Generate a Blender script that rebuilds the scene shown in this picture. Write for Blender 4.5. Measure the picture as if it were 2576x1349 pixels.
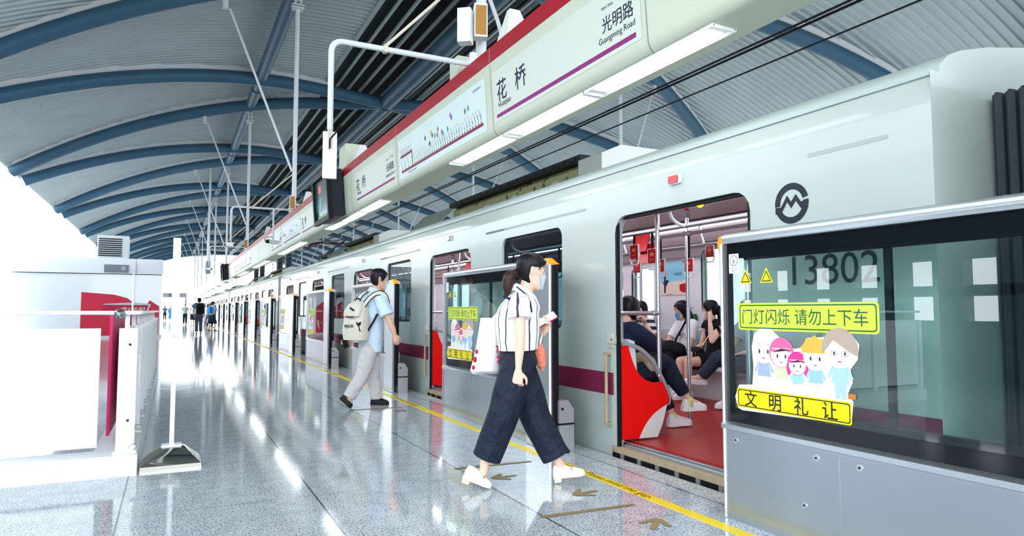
import bpy, math, random
from math import sin, cos, pi, atan2, hypot, sqrt
from mathutils import Vector, Matrix
for _o in list(bpy.data.objects): bpy.data.objects.remove(_o)
SC = bpy.context.scene
COL = SC.collection
random.seed(7)
# ------------------------------------------------------------------ camera
EYE = 1.18
FPX = 1700.0
cam_d = bpy.data.cameras.new('camera'); cam = bpy.data.objects.new('camera', cam_d); COL.objects.link(cam)
cam_d.sensor_fit = 'HORIZONTAL'; cam_d.sensor_width = 36.0; cam_d.lens = FPX * 36.0 / 2576.0
cam_d.clip_start = 0.05; cam_d.clip_end = 600
PITCH = math.atan(106.5 / FPX); YAW = math.atan(857.0 / math.hypot(FPX, 106.5))
cam.location = (0, 0, EYE); cam.rotation_euler = (pi / 2 + PITCH, 0, -YAW)
SC.camera = cam
# ------------------------------------------------------------------ world, sun, exposure
W = bpy.data.worlds.new('sky'); SC.world = W; W.use_nodes = True
bg = W.node_tree.nodes['Background']
bg.inputs['Color'].default_value = (0.86, 0.935, 1.0, 1); bg.inputs['Strength'].default_value = 6.0
SC.view_settings.view_transform = 'Standard'; SC.view_settings.look = 'None'
SC.view_settings.exposure = 0.0; SC.view_settings.gamma = 1.0; SC.view_settings.use_curve_mapping = False
# ------------------------------------------------------------------ colour and materials
def lin(c):
    if isinstance(c, str):
        c = [int(c[i:i + 2], 16) for i in (0, 2, 4)]
    return tuple(((v / 255.0) / 12.92 if v / 255.0 <= 0.04045 else ((v / 255.0 + 0.055) / 1.055) ** 2.4) for v in c)
MATS = {}
def mat(name, col, rough=0.5, metal=0.0, noise=None, bump=None, emit=None, coat=0.0, spec=None, patch=None):
    """noise=(scale, amount): soft tone variation; bump=(scale, strength); patch=(scale, threshold, colour): stains."""
    if name in MATS: return MATS[name]
    m = bpy.data.materials.new(name); m.use_nodes = True; nt = m.node_tree; b = nt.nodes['Principled BSDF']
    c = lin(col)
    b.inputs['Base Color'].default_value = (*c, 1); b.inputs['Roughness'].default_value = rough; b.inputs['Metallic'].default_value = metal
    if coat: b.inputs['Coat Weight'].default_value = coat; b.inputs['Coat Roughness'].default_value = 0.05
    b.inputs['Specular IOR Level'].default_value = spec if spec is not None else (.5 if rough < .21 else .2)
    if noise or bump or patch: tc = nt.nodes.new('ShaderNodeTexCoord')
    if noise or patch:
        src = None
        rgb = nt.nodes.new('ShaderNodeRGB'); rgb.outputs[0].default_value = (*c, 1); src = rgb.outputs[0]
        if noise:
            n = nt.nodes.new('ShaderNodeTexNoise'); n.inputs['Scale'].default_value = noise[0]; n.inputs['Detail'].default_value = 4
            nt.links.new(tc.outputs['Object'], n.inputs['Vector'])
            mx = nt.nodes.new('ShaderNodeMix'); mx.data_type = 'RGBA'
            k = noise[1]
            mx.inputs[6].default_value = (*[v * (1 - k) for v in c], 1); mx.inputs[7].default_value = (*[min(1, v * (1 + k)) for v in c], 1)
            nt.links.new(n.outputs['Fac'], mx.inputs[0]); src = mx.outputs[2]
        if patch:
            n = nt.nodes.new('ShaderNodeTexNoise'); n.inputs['Scale'].default_value = patch[0]; n.inputs['Detail'].default_value = 6
            nt.links.new(tc.outputs['Object'], n.inputs['Vector'])
            r = nt.nodes.new('ShaderNodeValToRGB'); r.color_ramp.elements[0].position = patch[1]; r.color_ramp.elements[1].position = patch[1] + 0.03
            nt.links.new(n.outputs['Fac'], r.inputs[0])
            mx = nt.nodes.new('ShaderNodeMix'); mx.data_type = 'RGBA'; mx.inputs[7].default_value = (*lin(patch[2]), 1)
            nt.links.new(r.outputs[0], mx.inputs[0]); nt.links.new(src, mx.inputs[6]); src = mx.outputs[2]
        nt.links.new(src, b.inputs['Base Color'])
    if bump:
        n = nt.nodes.new('ShaderNodeTexNoise'); n.inputs['Scale'].default_value = bump[0]; n.inputs['Detail'].default_value = 3
        nt.links.new(tc.outputs['Object'], n.inputs['Vector'])
        bp = nt.nodes.new('ShaderNodeBump'); bp.inputs['Strength'].default_value = bump[1]; bp.inputs['Distance'].default_value = 0.02 if bump[1] < .45 else 0.07
        nt.links.new(n.outputs['Fac'], bp.inputs['Height']); nt.links.new(bp.outputs[0], b.inputs['Normal'])
    if emit:
        b.inputs['Emission Color'].default_value = (*lin(emit[0]), 1); b.inputs['Emission Strength'].default_value = emit[1]
    MATS[name] = m
    return m
def glass(name, tint, ior=1.5, base=0.0, gloss=1.0):
    """thin pane: tinted see-through plus mirror reflection by Fresnel"""
    m = bpy.data.materials.new(name); m.use_nodes = True; nt = m.node_tree
    for n in list(nt.nodes): nt.nodes.remove(n)
    out = nt.nodes.new('ShaderNodeOutputMaterial'); mx = nt.nodes.new('ShaderNodeMixShader')
    tr = nt.nodes.new('ShaderNodeBsdfTransparent'); tr.inputs[0].default_value = (*lin(tint), 1)
    gl = nt.nodes.new('ShaderNodeBsdfGlossy'); gl.inputs['Roughness'].default_value = 0.0; gl.inputs[0].default_value = (gloss, gloss, gloss, 1)
    fr = nt.nodes.new('ShaderNodeFresnel'); fr.inputs[0].default_value = ior
    ad = nt.nodes.new('ShaderNodeMath'); ad.operation = 'ADD'; ad.inputs[1].default_value = base; ad.use_clamp = True
    ge = nt.nodes.new('ShaderNodeNewGeometry'); fb = nt.nodes.new('ShaderNodeMath'); fb.operation = 'SUBTRACT'; fb.inputs[0].default_value = 1.0
    ml = nt.nodes.new('ShaderNodeMath'); ml.operation = 'MULTIPLY'
    nt.links.new(fr.outputs[0], ad.inputs[0]); nt.links.new(ge.outputs['Backfacing'], fb.inputs[1]); nt.links.new(ad.outputs[0], ml.inputs[0]); nt.links.new(fb.outputs[0], ml.inputs[1]); nt.links.new(ml.outputs[0], mx.inputs[0])
    nt.links.new(tr.outputs[0], mx.inputs[1]); nt.links.new(gl.outputs[0], mx.inputs[2]); nt.links.new(mx.outputs[0], out.inputs[0])
    MATS[name] = m
    return m
# ------------------------------------------------------------------ mesh builder
class MB:
    def __init__(s): s.v = []; s.f = []; s.m = []; s.mi = 0
    def add(s, vs, fs):
        o = len(s.v); s.v += [tuple(p) for p in vs]
        for f in fs: s.f.append([i + o for i in f]); s.m.append(s.mi)
        return s
    def box(s, x0, y0, z0, x1, y1, z1):
        x0, x1 = min(x0, x1), max(x0, x1); y0, y1 = min(y0, y1), max(y0, y1); z0, z1 = min(z0, z1), max(z0, z1)
        return s.add([(x0, y0, z0), (x1, y0, z0), (x1, y1, z0), (x0, y1, z0), (x0, y0, z1), (x1, y0, z1), (x1, y1, z1), (x0, y1, z1)],
                     [(0, 3, 2, 1), (4, 5, 6, 7), (0, 1, 5, 4), (1, 2, 6, 5), (2, 3, 7, 6), (3, 0, 4, 7)])
    def bbox(s, x0, y0, z0, x1, y1, z1, c=0.01):
        """box with its vertical edges and top chamfered"""
        x0, x1 = min(x0, x1), max(x0, x1); y0, y1 = min(y0, y1), max(y0, y1)
        c = min(c, (x1 - x0) / 2.1, (y1 - y0) / 2.1, (z1 - z0) / 2.1)
        def ring(i, z): return [(x0 + c + i, y0 + i, z), (x1 - c - i, y0 + i, z), (x1 - i, y0 + c + i, z), (x1 - i, y1 - c - i, z), (x1 - c - i, y1 - i, z), (x0 + c + i, y1 - i, z), (x0 + i, y1 - c - i, z), (x0 + i, y0 + c + i, z)]
        return s.loft([ring(c * .5, z0), ring(0, z0 + c * .5), ring(0, z1 - c * .5), ring(c * .5, z1)])
    def loft(s, rings, caps=True, closed=True):
        n = len(rings[0]); vs = [p for r in rings for p in r]; fs = []
        for i in range(len(rings) - 1):
            for j in range(n if closed else n - 1):
                k = (j + 1) % n
                fs.append((i * n + j, i * n + k, (i + 1) * n + k, (i + 1) * n + j))
        if caps and closed:
            fs.append(tuple(range(n - 1, -1, -1))); fs.append(tuple((len(rings) - 1) * n + j for j in range(n)))
        return s.add(vs, fs)
    def tube(s, path, r, n=10, caps=True):
        """round tube along points; r may be one radius or one per point"""
        P = [Vector(p) for p in path]; R = r if isinstance(r, (list, tuple)) else [r] * len(P)
        rings = []; prev = None
        for i, p in enumerate(P):
            t = ((P[min(i + 1, len(P) - 1)] - P[max(i - 1, 0)])).normalized()
            if prev is None:
                a = Vector((0, 0, 1)) if abs(t.z) < 0.9 else Vector((1, 0, 0))
                u = t.cross(a).normalized()
            else:
                u = (prev - t * prev.dot(t)).normalized()
            prev = u; w = t.cross(u)
            rings.append([tuple(p + (u * cos(2 * pi * k / n) + w * sin(2 * pi * k / n)) * R[i]) for k in range(n)])
        return s.loft(rings, caps)
    def cyl(s, p, q, r, n=12): return s.tube([p, q], r, n)
    def ball(s, c, r, n=10, sq=(1, 1, 1)):
        m = max(4, n // 2 + 1); rings = []
        for i in range(m + 1):
            a = -pi / 2 + pi * i / m; rr = max(cos(a), 0.02)
            rings.append([(c[0] + r * sq[0] * rr * cos(2 * pi * k / n), c[1] + r * sq[1] * rr * sin(2 * pi * k / n), c[2] + r * sq[2] * sin(a)) for k in range(n)])
        return s.loft(rings)
    def prism(s, poly, axis, a, b):
        """poly of 2-D points extruded along axis ('x': poly is (y,z); 'y': (x,z); 'z': (x,y)) from a to b"""
        f = {'x': lambda p, t: (t, p[0], p[1]), 'y': lambda p, t: (p[0], t, p[1]), 'z': lambda p, t: (p[0], p[1], t)}[axis]
        return s.loft([[f(p, a) for p in poly], [f(p, b) for p in poly]])
    def flat(s, poly, O, X, Y, z=0.0):
        """flat polygon given in the plane O + x*X + y*Y, lifted z along the normal"""
        O = Vector(O); X = Vector(X); Y = Vector(Y); N = X.cross(Y)
        return s.add([tuple(O + X * p[0] + Y * p[1] + N * z) for p in poly], [tuple(range(len(poly)))])
    def text(s, txt, size, O, X, Y, z=0.0, align='L', track=1.0, bold=0.0, sx=1.0):
        V, Fs, (x0, x1) = glyphs(txt, track, bold)
        off = 0 if align == 'L' else (-(x1 + x0) / 2 if align == 'C' else -x1)
        O = Vector(O); X = Vector(X); Y = Vector(Y); N = X.cross(Y)
        return s.add([tuple(O + X * (p[0] + off) * size * sx + Y * p[1] * size + N * z) for p in V], Fs)
    def build(s, name, mats, parent=None, kind=None, label=None, sharp=38):
        me = bpy.data.meshes.new(name)
        off = Vector((0, 0, 0)); q = parent
        while q is not None: off += q.location; q = q.parent
        me.from_pydata([(p[0] - off.x, p[1] - off.y, p[2] - off.z) for p in s.v], [], s.f)
        if not isinstance(mats, (list, tuple)): mats = [mats]
        for m in mats: me.materials.append(m)
        if len(mats) > 1: me.polygons.foreach_set('material_index', s.m)
        me.polygons.foreach_set('use_smooth', [True] * len(me.polygons))
        me.update(); me.set_sharp_from_angle(angle=math.radians(sharp))
        o = bpy.data.objects.new(name, me); COL.objects.link(o)
        if parent: o.parent = parent
        if kind: o['kind'] = kind
        if label: o['label'] = label
        return o
_G = {}
def glyphs(txt, track=1.0, bold=0.0):
    key = (txt, track, bold)
    if key in _G: return _G[key]
    c = bpy.data.curves.new('t', 'FONT'); c.body = txt; c.size = 1.0; c.resolution_u = 3; c.space_character = track; c.offset = bold
    o = bpy.data.objects.new('t', c); COL.objects.link(o)
    dg = bpy.context.evaluated_depsgraph_get(); me = bpy.data.meshes.new_from_object(o.evaluated_get(dg))
    V = [tuple(v.co) for v in me.vertices]; Fs = [tuple(p.vertices) for p in me.polygons]
    bpy.data.objects.remove(o); bpy.data.curves.remove(c); bpy.data.meshes.remove(me)
    xs = [p[0] for p in V] or [0, 1]
    _G[key] = (V, Fs, (min(xs), max(xs)))
    return _G[key]
def tag(o, label, cat, group=None, kind=None):
    o['label'] = label; o['category'] = cat
    if group: o['group'] = group
    if kind: o['kind'] = kind
    return o
def thing(name, loc, label, cat, group=None):
    o = bpy.data.objects.new(name, None); COL.objects.link(o); o.location = loc; o.empty_display_size = 0.1
    return tag(o, label, cat, group)
def copy_tree(o, parent=None, skip=()):
    c = o.copy(); COL.objects.link(c)
    if parent: c.parent = parent
    for ch in list(o.children):
        if ch.name.split('.')[0] not in skip: copy_tree(ch, c, skip)
    return c
ORD = ['nearest', 'second', 'third', 'fourth', 'fifth', 'sixth', 'seventh', 'eighth', 'ninth', 'tenth', 'eleventh', 'twelfth', 'thirteenth', 'fourteenth']
def rrect(x0, y0, x1, y1, r, n=4):
    """rounded rectangle, counter-clockwise"""
    if not isinstance(r, (list, tuple)): r = [r] * 4   # bl, br, tr, tl
    P = []
    for (cx, cy, a0, q) in ((x0 + r[0], y0 + r[0], pi, r[0]), (x1 - r[1], y0 + r[1], 1.5 * pi, r[1]), (x1 - r[2], y1 - r[2], 0, r[2]), (x0 + r[3], y1 - r[3], pi / 2, r[3])):
        for i in range(n + 1):
            a = a0 + (pi / 2) * i / n; P.append((cx + q * cos(a), cy + q * sin(a)))
    return P
# ------------------------------------------------------------------ shared materials
STEEL = mat('brushed_steel', 'b4bcc2', 0.3, 0.9, noise=(3, .06), bump=(1.6, .12))
STEELB = mat('bright_steel', 'd4dade', 0.22, 0.9)
POLE = mat('satin_steel', 'c3c6cc', 0.25, 0.85)
WHITE = mat('white_paint', 'd6dad7', 0.4)
WHITEG = mat('white_gloss', 'f4f7fa', 0.25)
BLACK = mat('black_rubber', '14161a', 0.55)
BLACKG = mat('black_gloss', '0b0e13', 0.12)
DARK = mat('dark_metal', '262b33', 0.45, 0.3)
CREAM = mat('cream_panel', 'bfc6b3', 0.4)
REDB = mat('red_band', '9c0f22', 0.35)
PURPLE = mat('purple_print', '86186f', 0.5)
INK = mat('ink_print', '1c2040', 0.6)
BLUEP = mat('blue_tube_paint', '3d6078', 0.4, noise=(1.2, .12), patch=(5.0, .72, '1c2a33'))
HANG = mat('hanger_white', 'ced2d6', 0.4, patch=(9, .74, 'a88a70'))
ORANGE = mat('amber_lamp', 'f2600c', 0.3, emit=('ff5208', 4.2))
RUST = mat('rusty_metal', 'b3a084', 0.6, 0.2, noise=(9, .25), patch=(16, .68, '8a5c38'))
# ================================================================== the station: floor, roof, track
def floor_mat():
    m = bpy.data.materials.new('granite_floor'); m.use_nodes = True; nt = m.node_tree; b = nt.nodes['Principled BSDF']
    L = nt.links.new; N = nt.nodes.new
    tc = N('ShaderNodeTexCoord')
    def noise(scale, detail=3):
        n = N('ShaderNodeTexNoise'); n.inputs['Scale'].default_value = scale; n.inputs['Detail'].default_value = detail; L(tc.outputs['Object'], n.inputs['Vector']); return n.outputs['Fac']
    def ramp(src, stops):
        r = N('ShaderNodeValToRGB'); e = r.color_ramp.elements
        while len(e) < len(stops): e.new(0.5)
        for q, (p, c) in zip(e, stops): q.position = p; q.color = (*lin(c), 1)
        L(src, r.inputs[0]); return r.outputs[0]
    grain = ramp(noise(88, 2), [(0.33, '3c434d'), (0.40, '8c959d'), (0.45, 'c2c9cd'), (0.60, 'd2d7da'), (0.70, 'eaedee')])
    blot = ramp(noise(9, 4), [(0.3, 'b8c0c6'), (0.7, 'ffffff')])
    mx = N('ShaderNodeMix'); mx.data_type = 'RGBA'; mx.blend_type = 'MULTIPLY'; mx.inputs[0].default_value = 0.5
    L(grain, mx.inputs[6]); L(blot, mx.inputs[7])
    sep = N('ShaderNodeSeparateXYZ'); L(tc.outputs['Object'], sep.inputs[0])
    def joint(axis, off, pitch, w):
        a = N('ShaderNodeMath'); a.operation = 'SUBTRACT'; L(sep.outputs[axis], a.inputs[0]); a.inputs[1].default_value = off - 50 * pitch
        d = N('ShaderNodeMath'); d.operation = 'MODULO'; L(a.outputs[0], d.inputs[0]); d.inputs[1].default_value = pitch
        l = N('ShaderNodeMath'); l.operation = 'LESS_THAN'; L(d.outputs[0], l.inputs[0]); l.inputs[1].default_value = w; return l.outputs[0]
    jm = N('ShaderNodeMath'); jm.operation = 'MAXIMUM'; L(joint('X', 0.846, 1.09, .011), jm.inputs[0]); L(joint('Y', 0.42, 1.36, .004), jm.inputs[1])
    m2 = N('ShaderNodeMix'); m2.data_type = 'RGBA'; m2.inputs[7].default_value = (*lin('3a4250'), 1)
    L(jm.outputs[0], m2.inputs[0]); L(mx.outputs[2], m2.inputs[6]); L(m2.outputs[2], b.inputs['Base Color'])
    rr = N('ShaderNodeMapRange'); rr.inputs['To Min'].default_value = 0.045; rr.inputs['To Max'].default_value = 0.12; L(noise(3, 3), rr.inputs['Value']); L(rr.outputs[0], b.inputs['Roughness'])
    b.inputs['Specular IOR Level'].default_value = 0.6
    return m
FLOOR = floor_mat()
PLAT_END = 118.0
m = MB(); m.box(-6, -9, -1.15, 3.225, PLAT_END, 0); m.build('floor', FLOOR, kind='structure')
CONC = mat('concrete', 'a9adad', 0.8, noise=(2, .15))
m = MB(); m.box(-60, -60, -1.5, 80, 220, -1.2); m.build('ground', mat('track_bed', '8d8a84', 0.9, noise=(6, .25)), kind='structure')
m = MB(); m.box(11.68, -9, -1.19, 21, PLAT_END, 0); m.build('platform_slab', CONC, kind='structure')
# rear wall with a band of windows on the stair side (unseen; placed and sized for its reflection in the glass)
m = MB()
m.box(-6.3, .5, 0, -6, 32, 1.0); m.box(-6.3, .5, 2.05, -6, 32, 4.2); m.box(-6.3, .5, 1.42, -6, 32, 1.6)
y = .5
while y < 31.9: m.box(-6.3, y, 1.0, -6, y + .5, 2.05); y += 1.03
m.build('wall_left', mat('wall_paint', '6d7a80', 0.5), kind='structure')
# yellow safety line with its lettering
YEL = mat('yellow_tape', 'f2d000', 0.35, noise=(5, .08), patch=(16, .72, '8f8448'))
line = tag(MB().box(2.69, -6, 0, 2.768, PLAT_END, .003).build('safety_line', YEL), 'yellow safety line taped along the platform floor before the gates', 'floor line')
line['kind'] = 'thing'
for k in range(0, 6):
    t = MB(); y0 = 4.52 * k
    t.text('小心空隙', .075, (2.70, y0 + 4.55, .0036), (0, -1, 0), (1, 0, 0), bold=.006)
    t.text('Please mind the gap.', .092, (2.705, y0 + 4.22, .0036), (0, -1, 0), (1, 0, 0))
    t.build('lettering', mat('line_ink', '3a3410', .6), line)
# worn brown floor tapes and arrows in front of each doorway
TAPE = mat('brown_tape', '8f7b52', 0.4, noise=(8, .2), patch=(7, .68, 'b9b6a8'))
def tape_mark(y, lab): tag(MB().add([(1.915, y + .005, .003), (2.545, y - .025, .003), (2.548, y + .01, .003), (1.92, y + .05, .003)], [(0, 1, 2, 3)]).build('floor_tape', TAPE), lab, 'floor tape', 'brown floor tapes before the train doors')
tape_mark(3.415, 'long brown tape strip on the floor between two brown arrows beside the yellow lettering')
tape_mark(4.735, 'worn brown tape strip on the granite floor behind the rear shoe of the striding woman')
tape_mark(8.05, 'brown tape strip on the floor under the shoes of the backpack man')
def arrow(cx, cy, d, lab, s=1.0):
    m = MB(); z = .003
    for ang, L in ((pi, .19), (pi - .66, .135), (pi + .66, .135)):
        v = Vector((cos(d + ang), sin(d + ang), 0)); w = Vector((-v.y, v.x, 0)) * .019; p = Vector((cx, cy, z)); q = p + v * (L * s); z += .0004
        m.add([tuple(p + w), tuple(p - w), tuple(q - w * .8), tuple(q + w * .8)], [(0, 1, 2, 3)])
    tag(m.build('floor_arrow', TAPE), lab, 'floor arrow', 'brown floor arrows before the train doors')
arrow(2.49, 3.11, .72, 'brown tape arrow pointing to the train on the floor nearest the close screen gate')
arrow(2.335, 3.755, pi + .1, 'worn brown tape arrow on the floor beside the front shoe of the striding woman')
arrow(2.05, 4.38, pi, 'faded brown tape arrow on the floor between the shoes of the striding woman')
arrow(2.4, 5.2, .7, 'small brown tape arrow on the floor behind the hem of the dark wide trousers')
arrow(2.5, 7.8, .7, 'faded brown tape arrow on the floor right of the backpack man')
# ------------------------------------------------------------------ roof
RX = 7.45
def roofz(X):
    x = X if X < RX else 2 * RX - X
    return 9.44 - 0.0262 * max(0.0, 4.6 - x) ** 2 - 0.004 * max(0, x - 4.6)
ROOFM = mat('roof_sheet', 'b2bec2', 0.45, 0.2, noise=(.9, .12))
def rivets(m):
    nt = m.node_tree; b = nt.nodes['Principled BSDF']; L = nt.links.new; N = nt.nodes.new; src = b.inputs['Base Color'].links[0].from_socket
    tc = N('ShaderNodeTexCoord'); sp = N('ShaderNodeSeparateXYZ'); L(tc.outputs['Object'], sp.inputs[0]); f = []
    for ax, pitch, w in (('X', 1.15, .035), ('Y', .52, .035)):
        a = N('ShaderNodeMath'); a.operation = 'PINGPONG'; L(sp.outputs[ax], a.inputs[0]); a.inputs[1].default_value = pitch / 2
        l = N('ShaderNodeMath'); l.operation = 'LESS_THAN'; L(a.outputs[0], l.inputs[0]); l.inputs[1].default_value = w / 2; f.append(l.outputs[0])
    mu = N('ShaderNodeMath'); mu.operation = 'MULTIPLY'; L(f[0], mu.inputs[0]); L(f[1], mu.inputs[1])
    mx = N('ShaderNodeMix'); mx.data_type = 'RGBA'; mx.inputs[7].default_value = (.03, .035, .04, 1); L(mu.outputs[0], mx.inputs[0]); L(src, mx.inputs[6]); L(mx.outputs[2], b.inputs['Base Color'])
rivets(ROOFM)
def sheet(x0, x1, name):
    m = MB(); n = 26; pitch = .26; Y0, Y1 = -7.0, PLAT_END
    prof = []; y = Y0
    while y < Y1:
        prof += [(y, 0), (y + .15, 0), (y + .175, -.055), (y + .235, -.055)]; y += pitch
    xs = [x0 + (x1 - x0) * i / n for i in range(n + 1)]
    vs = [(x, yy, roofz(x) + .38 + dz) for x in xs for (yy, dz) in prof]; k = len(prof)
    m.add(vs, [(i * k + j, i * k + j + 1, (i + 1) * k + j + 1, (i + 1) * k + j) for i in range(n) for j in range(k - 1)])
    o = m.build(name, ROOFM, kind='structure', sharp=20)
sheet(-6.0, 5.0, 'ceiling'); sheet(9.9, 20.9, 'ceiling')
# louvre blades of the ridge zone
LOUV = mat('louvre_blade', '6c745f', 0.5, 0.2)
m = MB(); e_ = MB()
for xx in (4.98, 9.84): e_.box(xx - .07, -7, roofz(5) + .3, xx + .07, PLAT_END, roofz(5) + .42)
x = 5.12
while x < 9.9:
    z = roofz(x) + .42
    m.add([(x - .12, -14, z + .02), (x + .06, -14, z + .34), (x + .075, -14, z + .32), (x - .09, -14, z - .01), (x - .12, PLAT_END, z + .02), (x + .06, PLAT_END, z + .34), (x + .075, PLAT_END, z + .32), (x - .09, PLAT_END, z - .01)],
          [(0, 1, 5, 4), (1, 2, 6, 5), (2, 3, 7, 6), (3, 0, 4, 7), (0, 3, 2, 1), (4, 5, 6, 7)])
    e_.box(x - .15, -14, z - .05, x - .07, PLAT_END, z + .03)
    x += .47
m.build('roof_louvre', LOUV, kind='structure'); e_.build('roof_louvre', mat('louvre_edge', 'a3b3b6', .45, .2), kind='structure')
m = MB(); m.box(4.9, -14, roofz(5) + 1.0, 10.0, PLAT_END, roofz(5) + 1.05); m.build('ceiling', DARK, kind='structure')
# curved ribs: a pair spreads from every ridge node to each side
FLASH = mat('rib_flashing', 'd8dbe0', 0.55, patch=(4, .7, '8a8c8c'))
NODE0, NP = 14.55, 11.45
def ry(ynode, sgn, side, dx): return ynode + (.48 if sgn > 0 else -.22) * dx
def rib(ynode, sgn, side, lab):
    """side -1: over this platform, +1: over the far platform"""
    P = []; x = RX
    n = 22; span = 13.2
    for i in range(n + 1):
        xx = RX + side * span * i / n
        P.append((xx, ry(ynode, sgn, side, span * i / n), roofz(xx)))
    t = thing('roof_rib', (RX, ynode, 0), lab, 'roof rib', 'curved blue ribs of the station roof')
    MB().tube(P, .225, 14).build('tube', BLUEP, t)
    f = MB(); r0 = []
    for p in P[4:] if True else P:
        r0.append([(p[0], p[1] - .06, p[2] + .2), (p[0], p[1] + .06, p[2] + .2), (p[0], p[1] + .16, p[2] + .37), (p[0], p[1] - .16, p[2] + .37)])
    f.loft(r0).build('flashing', FLASH, t)
for k in range(-1, 9):
    yn = NODE0 + NP * k
    for sgn in (-1, 1):
        for side in (-1, 1):
            if k < 0 and (sgn < 0 or side < 0): continue
            where = 'over the platform' if side < 0 else 'above the far track'
            i = 2 * k + (1 if sgn > 0 else 0)
            if k < 0: lab = 'thick curved blue roof rib with peeling paint in the corner above the close train roof'
            elif i < 12: lab = 'curved blue roof rib %s, %s from the camera' % (where, ORD[i])
            else: lab = 'curved blue roof rib %s, in the far group near the open end' % where
            rib(yn, sgn, side, lab)
# longitudinal tubes, one segment per bay
def purlin(x, y0, y1, r, lab): tag(MB().cyl((x, y0, roofz(x) + .02), (x, y1, roofz(x) + .02), r, 14).build('purlin_tube', BLUEP), lab, 'roof tube', 'longitudinal blue roof tubes')
for k in range(0, 9):
    w = (ORD[k] + ' from the camera') if k < 5 else 'in the far group near the open end'
    purlin(2.6, NODE0 + NP * (k - 1) + .1, NODE0 + NP * k - .1, .2, 'straight blue roof tube above the beam posts, ' + w)
    purlin(RX, NODE0 + NP * (k - 1) + .1, NODE0 + NP * k - .1, .3, 'thick blue ridge tube below the roof louvres, ' + w)
    purlin(2 * RX - 2.6, NODE0 + NP * (k - 1) + .1, NODE0 + NP * k - .1, .2, 'straight blue tube over the far track, ' + w)
# white hanger posts with clamps, and brace rods with fork ends
def hanger(x, y, zb, lab, s):
    t = thing('hanger_post', (x, y, zb), lab, 'hanger post', 'white hanger posts')
    zt = roofz(x) - .2
    MB().cyl((x, y, zb), (x, y, zt - .42), .055, 12).build('post', HANG, t)
    m = MB()
    for dx in (-.06, .06): m.box(x + dx - .015, y - .07, zt - .3, x + dx + .015, y + .07, zt + .12)
    m.box(x - .15, y - .12, zt - .36, x + .15, y + .12, zt - .33); m.box(x - .14, y - .12, zt - .43, x + .14, y + .12, zt - .40)
    m.cyl((x - .1, y, zt + .0), (x + .1, y, zt + .0), .035); m.cyl((x - .1, y, zt - .18), (x + .1, y, zt - .18), .03)
    m.build('clamp', HANG, t)
def brace(p, q, lab, kind='brace rod'):
    p = Vector(p); q = Vector(q); d = (q - p).normalized()
    t = thing('brace_rod', tuple(p), lab, 'brace rod', 'thin white brace rods')
    MB().cyl(p + d * .3, q, .03, 8).build('rod', HANG, t)
    m = MB(); m.cyl(p, (p.x, p.y, p.z - .28), .07, 10)
    for a in range(4): m.box(p.x - .1 + .05 * a, p.y - .015, p.z - .02, p.x - .08 + .05 * a, p.y + .015, p.z + .14)
    m.build('fork_end', HANG, t)
for k in range(0, 8):
    y = 17.15 + 11.5 * k
    w = (ORD[k] + ' from the camera') if k < 5 else 'one of the far three'
    hanger(2.62, y, 3.6, 'white hanger post standing on the sign beam, ' + w, 1)
    # rod up to the rib on the stair side and one down the other way to the camera arm
    brace((.98, NODE0 + NP * k + 3.1, roofz(.98) - .22), (2.56, y, 4.6), 'thin white rod slanting from roof rib to beam post, ' + w)
    hanger(12.3, y - .2, 1.8, 'white hanger post over the far track, ' + w, 1)
    brace((14.4, NODE0 + NP * k + 3.33, roofz(14.4) - .22), (12.36, y - .2, 4.6), 'thin white rod slanting over the far track, ' + w)
# overhead line
def wire(x, z, r, lab): tag(MB().cyl((x, -14, z), (x, PLAT_END, z), r, 6).build('overhead_wire', BLACK), lab, 'wire', 'overhead power wires')
wire(4.79, 3.66, .011, 'upper black overhead wire of the close parallel pair above the train roof')
wire(4.86, 3.66, .012, 'second black overhead wire of the close parallel pair above the train roof')
wire(4.82, 3.44, .008, 'single thin black overhead wire below the parallel pair')
# dark columns between the tracks further along
for i, y in enumerate((49.0, 53.3, 64.3, 69.0)):
    t = thing('line_mast', (7.2, y, -1.2), ['dark steel column between the tracks seen above the train roof, closest of the four', 'dark steel column between the tracks seen above the train roof, second of the four', 'dark steel column between the tracks seen above the train roof, third of the four', 'dark steel column between the tracks seen above the train roof, farthest of the four'][i], 'mast', 'dark columns between the tracks')
    MB().bbox(7.0, y - .25, -1.2, 7.4, y + .25, 5.8, .05).build('post', DARK, t)
    MB().box(6.9, y - .35, -1.2, 7.5, y + .35, -1.0).build('base_block', CONC, t)
# the far cross beam of the platform
t = thing('exit_board', (-1.5, 112, 2.4), 'grey hanging board spanning the far end of the platform', 'sign board')
MB().box(-4, 112, 3.1, 2.0, 112.3, 3.75).build('board', mat('grey_board', '8f979e', .5), t)
MB().box(-.4, 111.96, 3.2, .2, 112.0, 3.65).build('sign_face', mat('grey_sign', '5f6a76', .5), t)
m = MB()
for x in (-3.9, 1.9): m.box(x - .1, 112.05, 0, x + .1, 112.25, 3.1)
m.build('leg_frame', MATS['grey_board'], t)
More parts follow.
